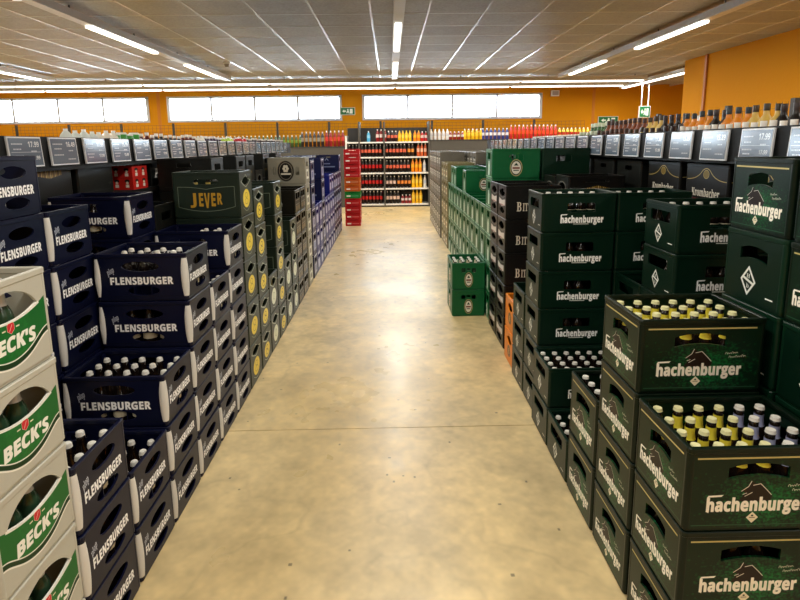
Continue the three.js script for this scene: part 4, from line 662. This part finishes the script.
  run(1.02, 1.5, 1.63, ['#e4e2de', '#d0d0d4', '#f4f4f4'], 0.26, 'white bottle', 'right'); run(1.5, 1.85, 1.63, ['#8a1418', '#e0dcd8', '#f0ece8'], 0.20, 'red bottle', 'right'); run(1.85, 2.3, 1.63, ['#e8b818', '#f0d040', '#f0f0e8'], 0.26, 'yellow bottle', 'right'); run(2.3, 3.0, 1.63, ['#2a3a80', '#e0e0e8', '#f0f0f0'], 0.27, 'blue and white bottle', 'right'); run(3.0, 4.2, 1.63, ['#c01c1c', '#e85030', '#f4f0ec'], 0.34, 'bright red bottle with white cap', 'right'); run(4.2, 4.9, 1.63, ['#d8c840', '#b83028', '#f0f0e0'], 0.26, 'yellow and red bottle', 'right');
}
{ // wire divider along the far wall
  const t = thing('wire_divider', 'long dark wire divider below the strip windows', 'fence'); const m = mat(lin(0.10, 0.05, 0.02), 0.5), list = [];
  for (let y = 1.75; y <= 2.08; y += 0.08) list.push(box(-9.5, 5.0, y - 0.003, y + 0.003, -14.05, -14.056));
  for (let x = -9.5; x <= 5; x += 0.10) list.push(box(x - 0.002, x + 0.002, 1.75, 2.08, -14.05, -14.056));
  const w = mesh('wire_grid', merge(list), m, t); w.userData.kind = 'stuff';
  for (let x = -9.4; x <= 5; x += 1.31) mesh('post', box(x - 0.028, x + 0.028, 0, 2.12, -14.04, -14.07), mat(lin(0.035, 0.03, 0.025), 0.5), t);
}
// ───────────────────────── signs and small fittings ─────────────────────────
const exitArt = (g, w, h) => { g.fillStyle = '#0b6b3a'; g.fillRect(0, 0, w, h); g.fillStyle = '#eef6ee'; g.fillRect(w * 0.66, h * 0.16, w * 0.2, h * 0.7); poly(g, [[w * 0.12, h * 0.5], [w * 0.26, h * 0.24], [w * 0.26, h * 0.4], [w * 0.38, h * 0.4], [w * 0.38, h * 0.6], [w * 0.26, h * 0.6], [w * 0.26, h * 0.76]], '#eef6ee'); ell(g, w * 0.52, h * 0.26, h * 0.1, h * 0.1, '#eef6ee'); poly(g, [[w * 0.48, h * 0.36], [w * 0.57, h * 0.38], [w * 0.60, h * 0.60], [w * 0.64, h * 0.84], [w * 0.57, h * 0.84], [w * 0.53, h * 0.64], [w * 0.44, h * 0.84], [w * 0.40, h * 0.76]], '#eef6ee'); };
const exitM = new THREE.MeshStandardMaterial({ map: canvasTex(160, 80, exitArt), roughness: 0.4, emissiveMap: null });
function exitSign(x, y, z, w, h, label, rods) {
  const t = thing('exit_sign', label, 'sign', [x, y, z]); mesh('sign_case', box(-w / 2, w / 2, 0, h, -0.04, 0), shelfWhite, t); const f = mesh('sign_face', new THREE.PlaneGeometry(w - 0.02, h - 0.02), exitM, t); f.position.set(0, h / 2, 0.002);
  if (rods) for (const dx of [-w * 0.3, w * 0.3]) mesh('suspension_rod', box(dx - 0.008, dx + 0.008, h, CEIL - y, -0.03, -0.014), shelfWhite, t);
}
exitSign(-1.08, 2.30, -14.36, 0.38, 0.19, 'small green exit sign between two strip windows');
exitSign(5.72, 1.99, -14.34, 0.52, 0.2, 'green exit sign above the shaded doorway');
exitSign(5.72, 2.06, -12.3, 0.25, 0.25, 'green exit sign hanging on two rods from the ceiling', true);
{
  const t = thing('smoke_detector', 'small round smoke detector under the ceiling panels', 'detector', [-2.75, CEIL - 0.004, -9.6]);
  mesh('detector_base', new THREE.CylinderGeometry(0.06, 0.06, 0.03, 16).translate(0, -0.015, 0), shelfWhite, t); mesh('detector_head', new THREE.CylinderGeometry(0.045, 0.03, 0.05, 16).translate(0, -0.055, 0), mat(lin(0.35, 0.33, 0.3), 0.5), t);
  const e = thing('junction_box', 'small white junction box on the orange side wall', 'wall box', [RIGHT - 0.03, 1.86, -9.25]); mesh('box_body', box(-0.04, 0.03, 0, 0.09, -0.05, 0.05), shelfWhite, e); mesh('box_lid', box(-0.045, -0.04, 0.01, 0.08, -0.04, 0.04), shelfWhite, e);
  const s = thing('loudspeaker', 'small white speaker box high on the far wall', 'speaker', [4.3, 2.72, BACK + 0.01]); mesh('speaker_case', box(-0.10, 0.10, 0, 0.14, 0, 0.08), shelfWhite, s); mesh('speaker_grille', box(-0.08, 0.08, 0.02, 0.12, 0.08, 0.084), mat(lin(0.4, 0.38, 0.35), 0.6), s);
}
console.log('bottles in crates', nBottles);
scene.updateMatrixWorld(true);
renderer.render(scene, camera);
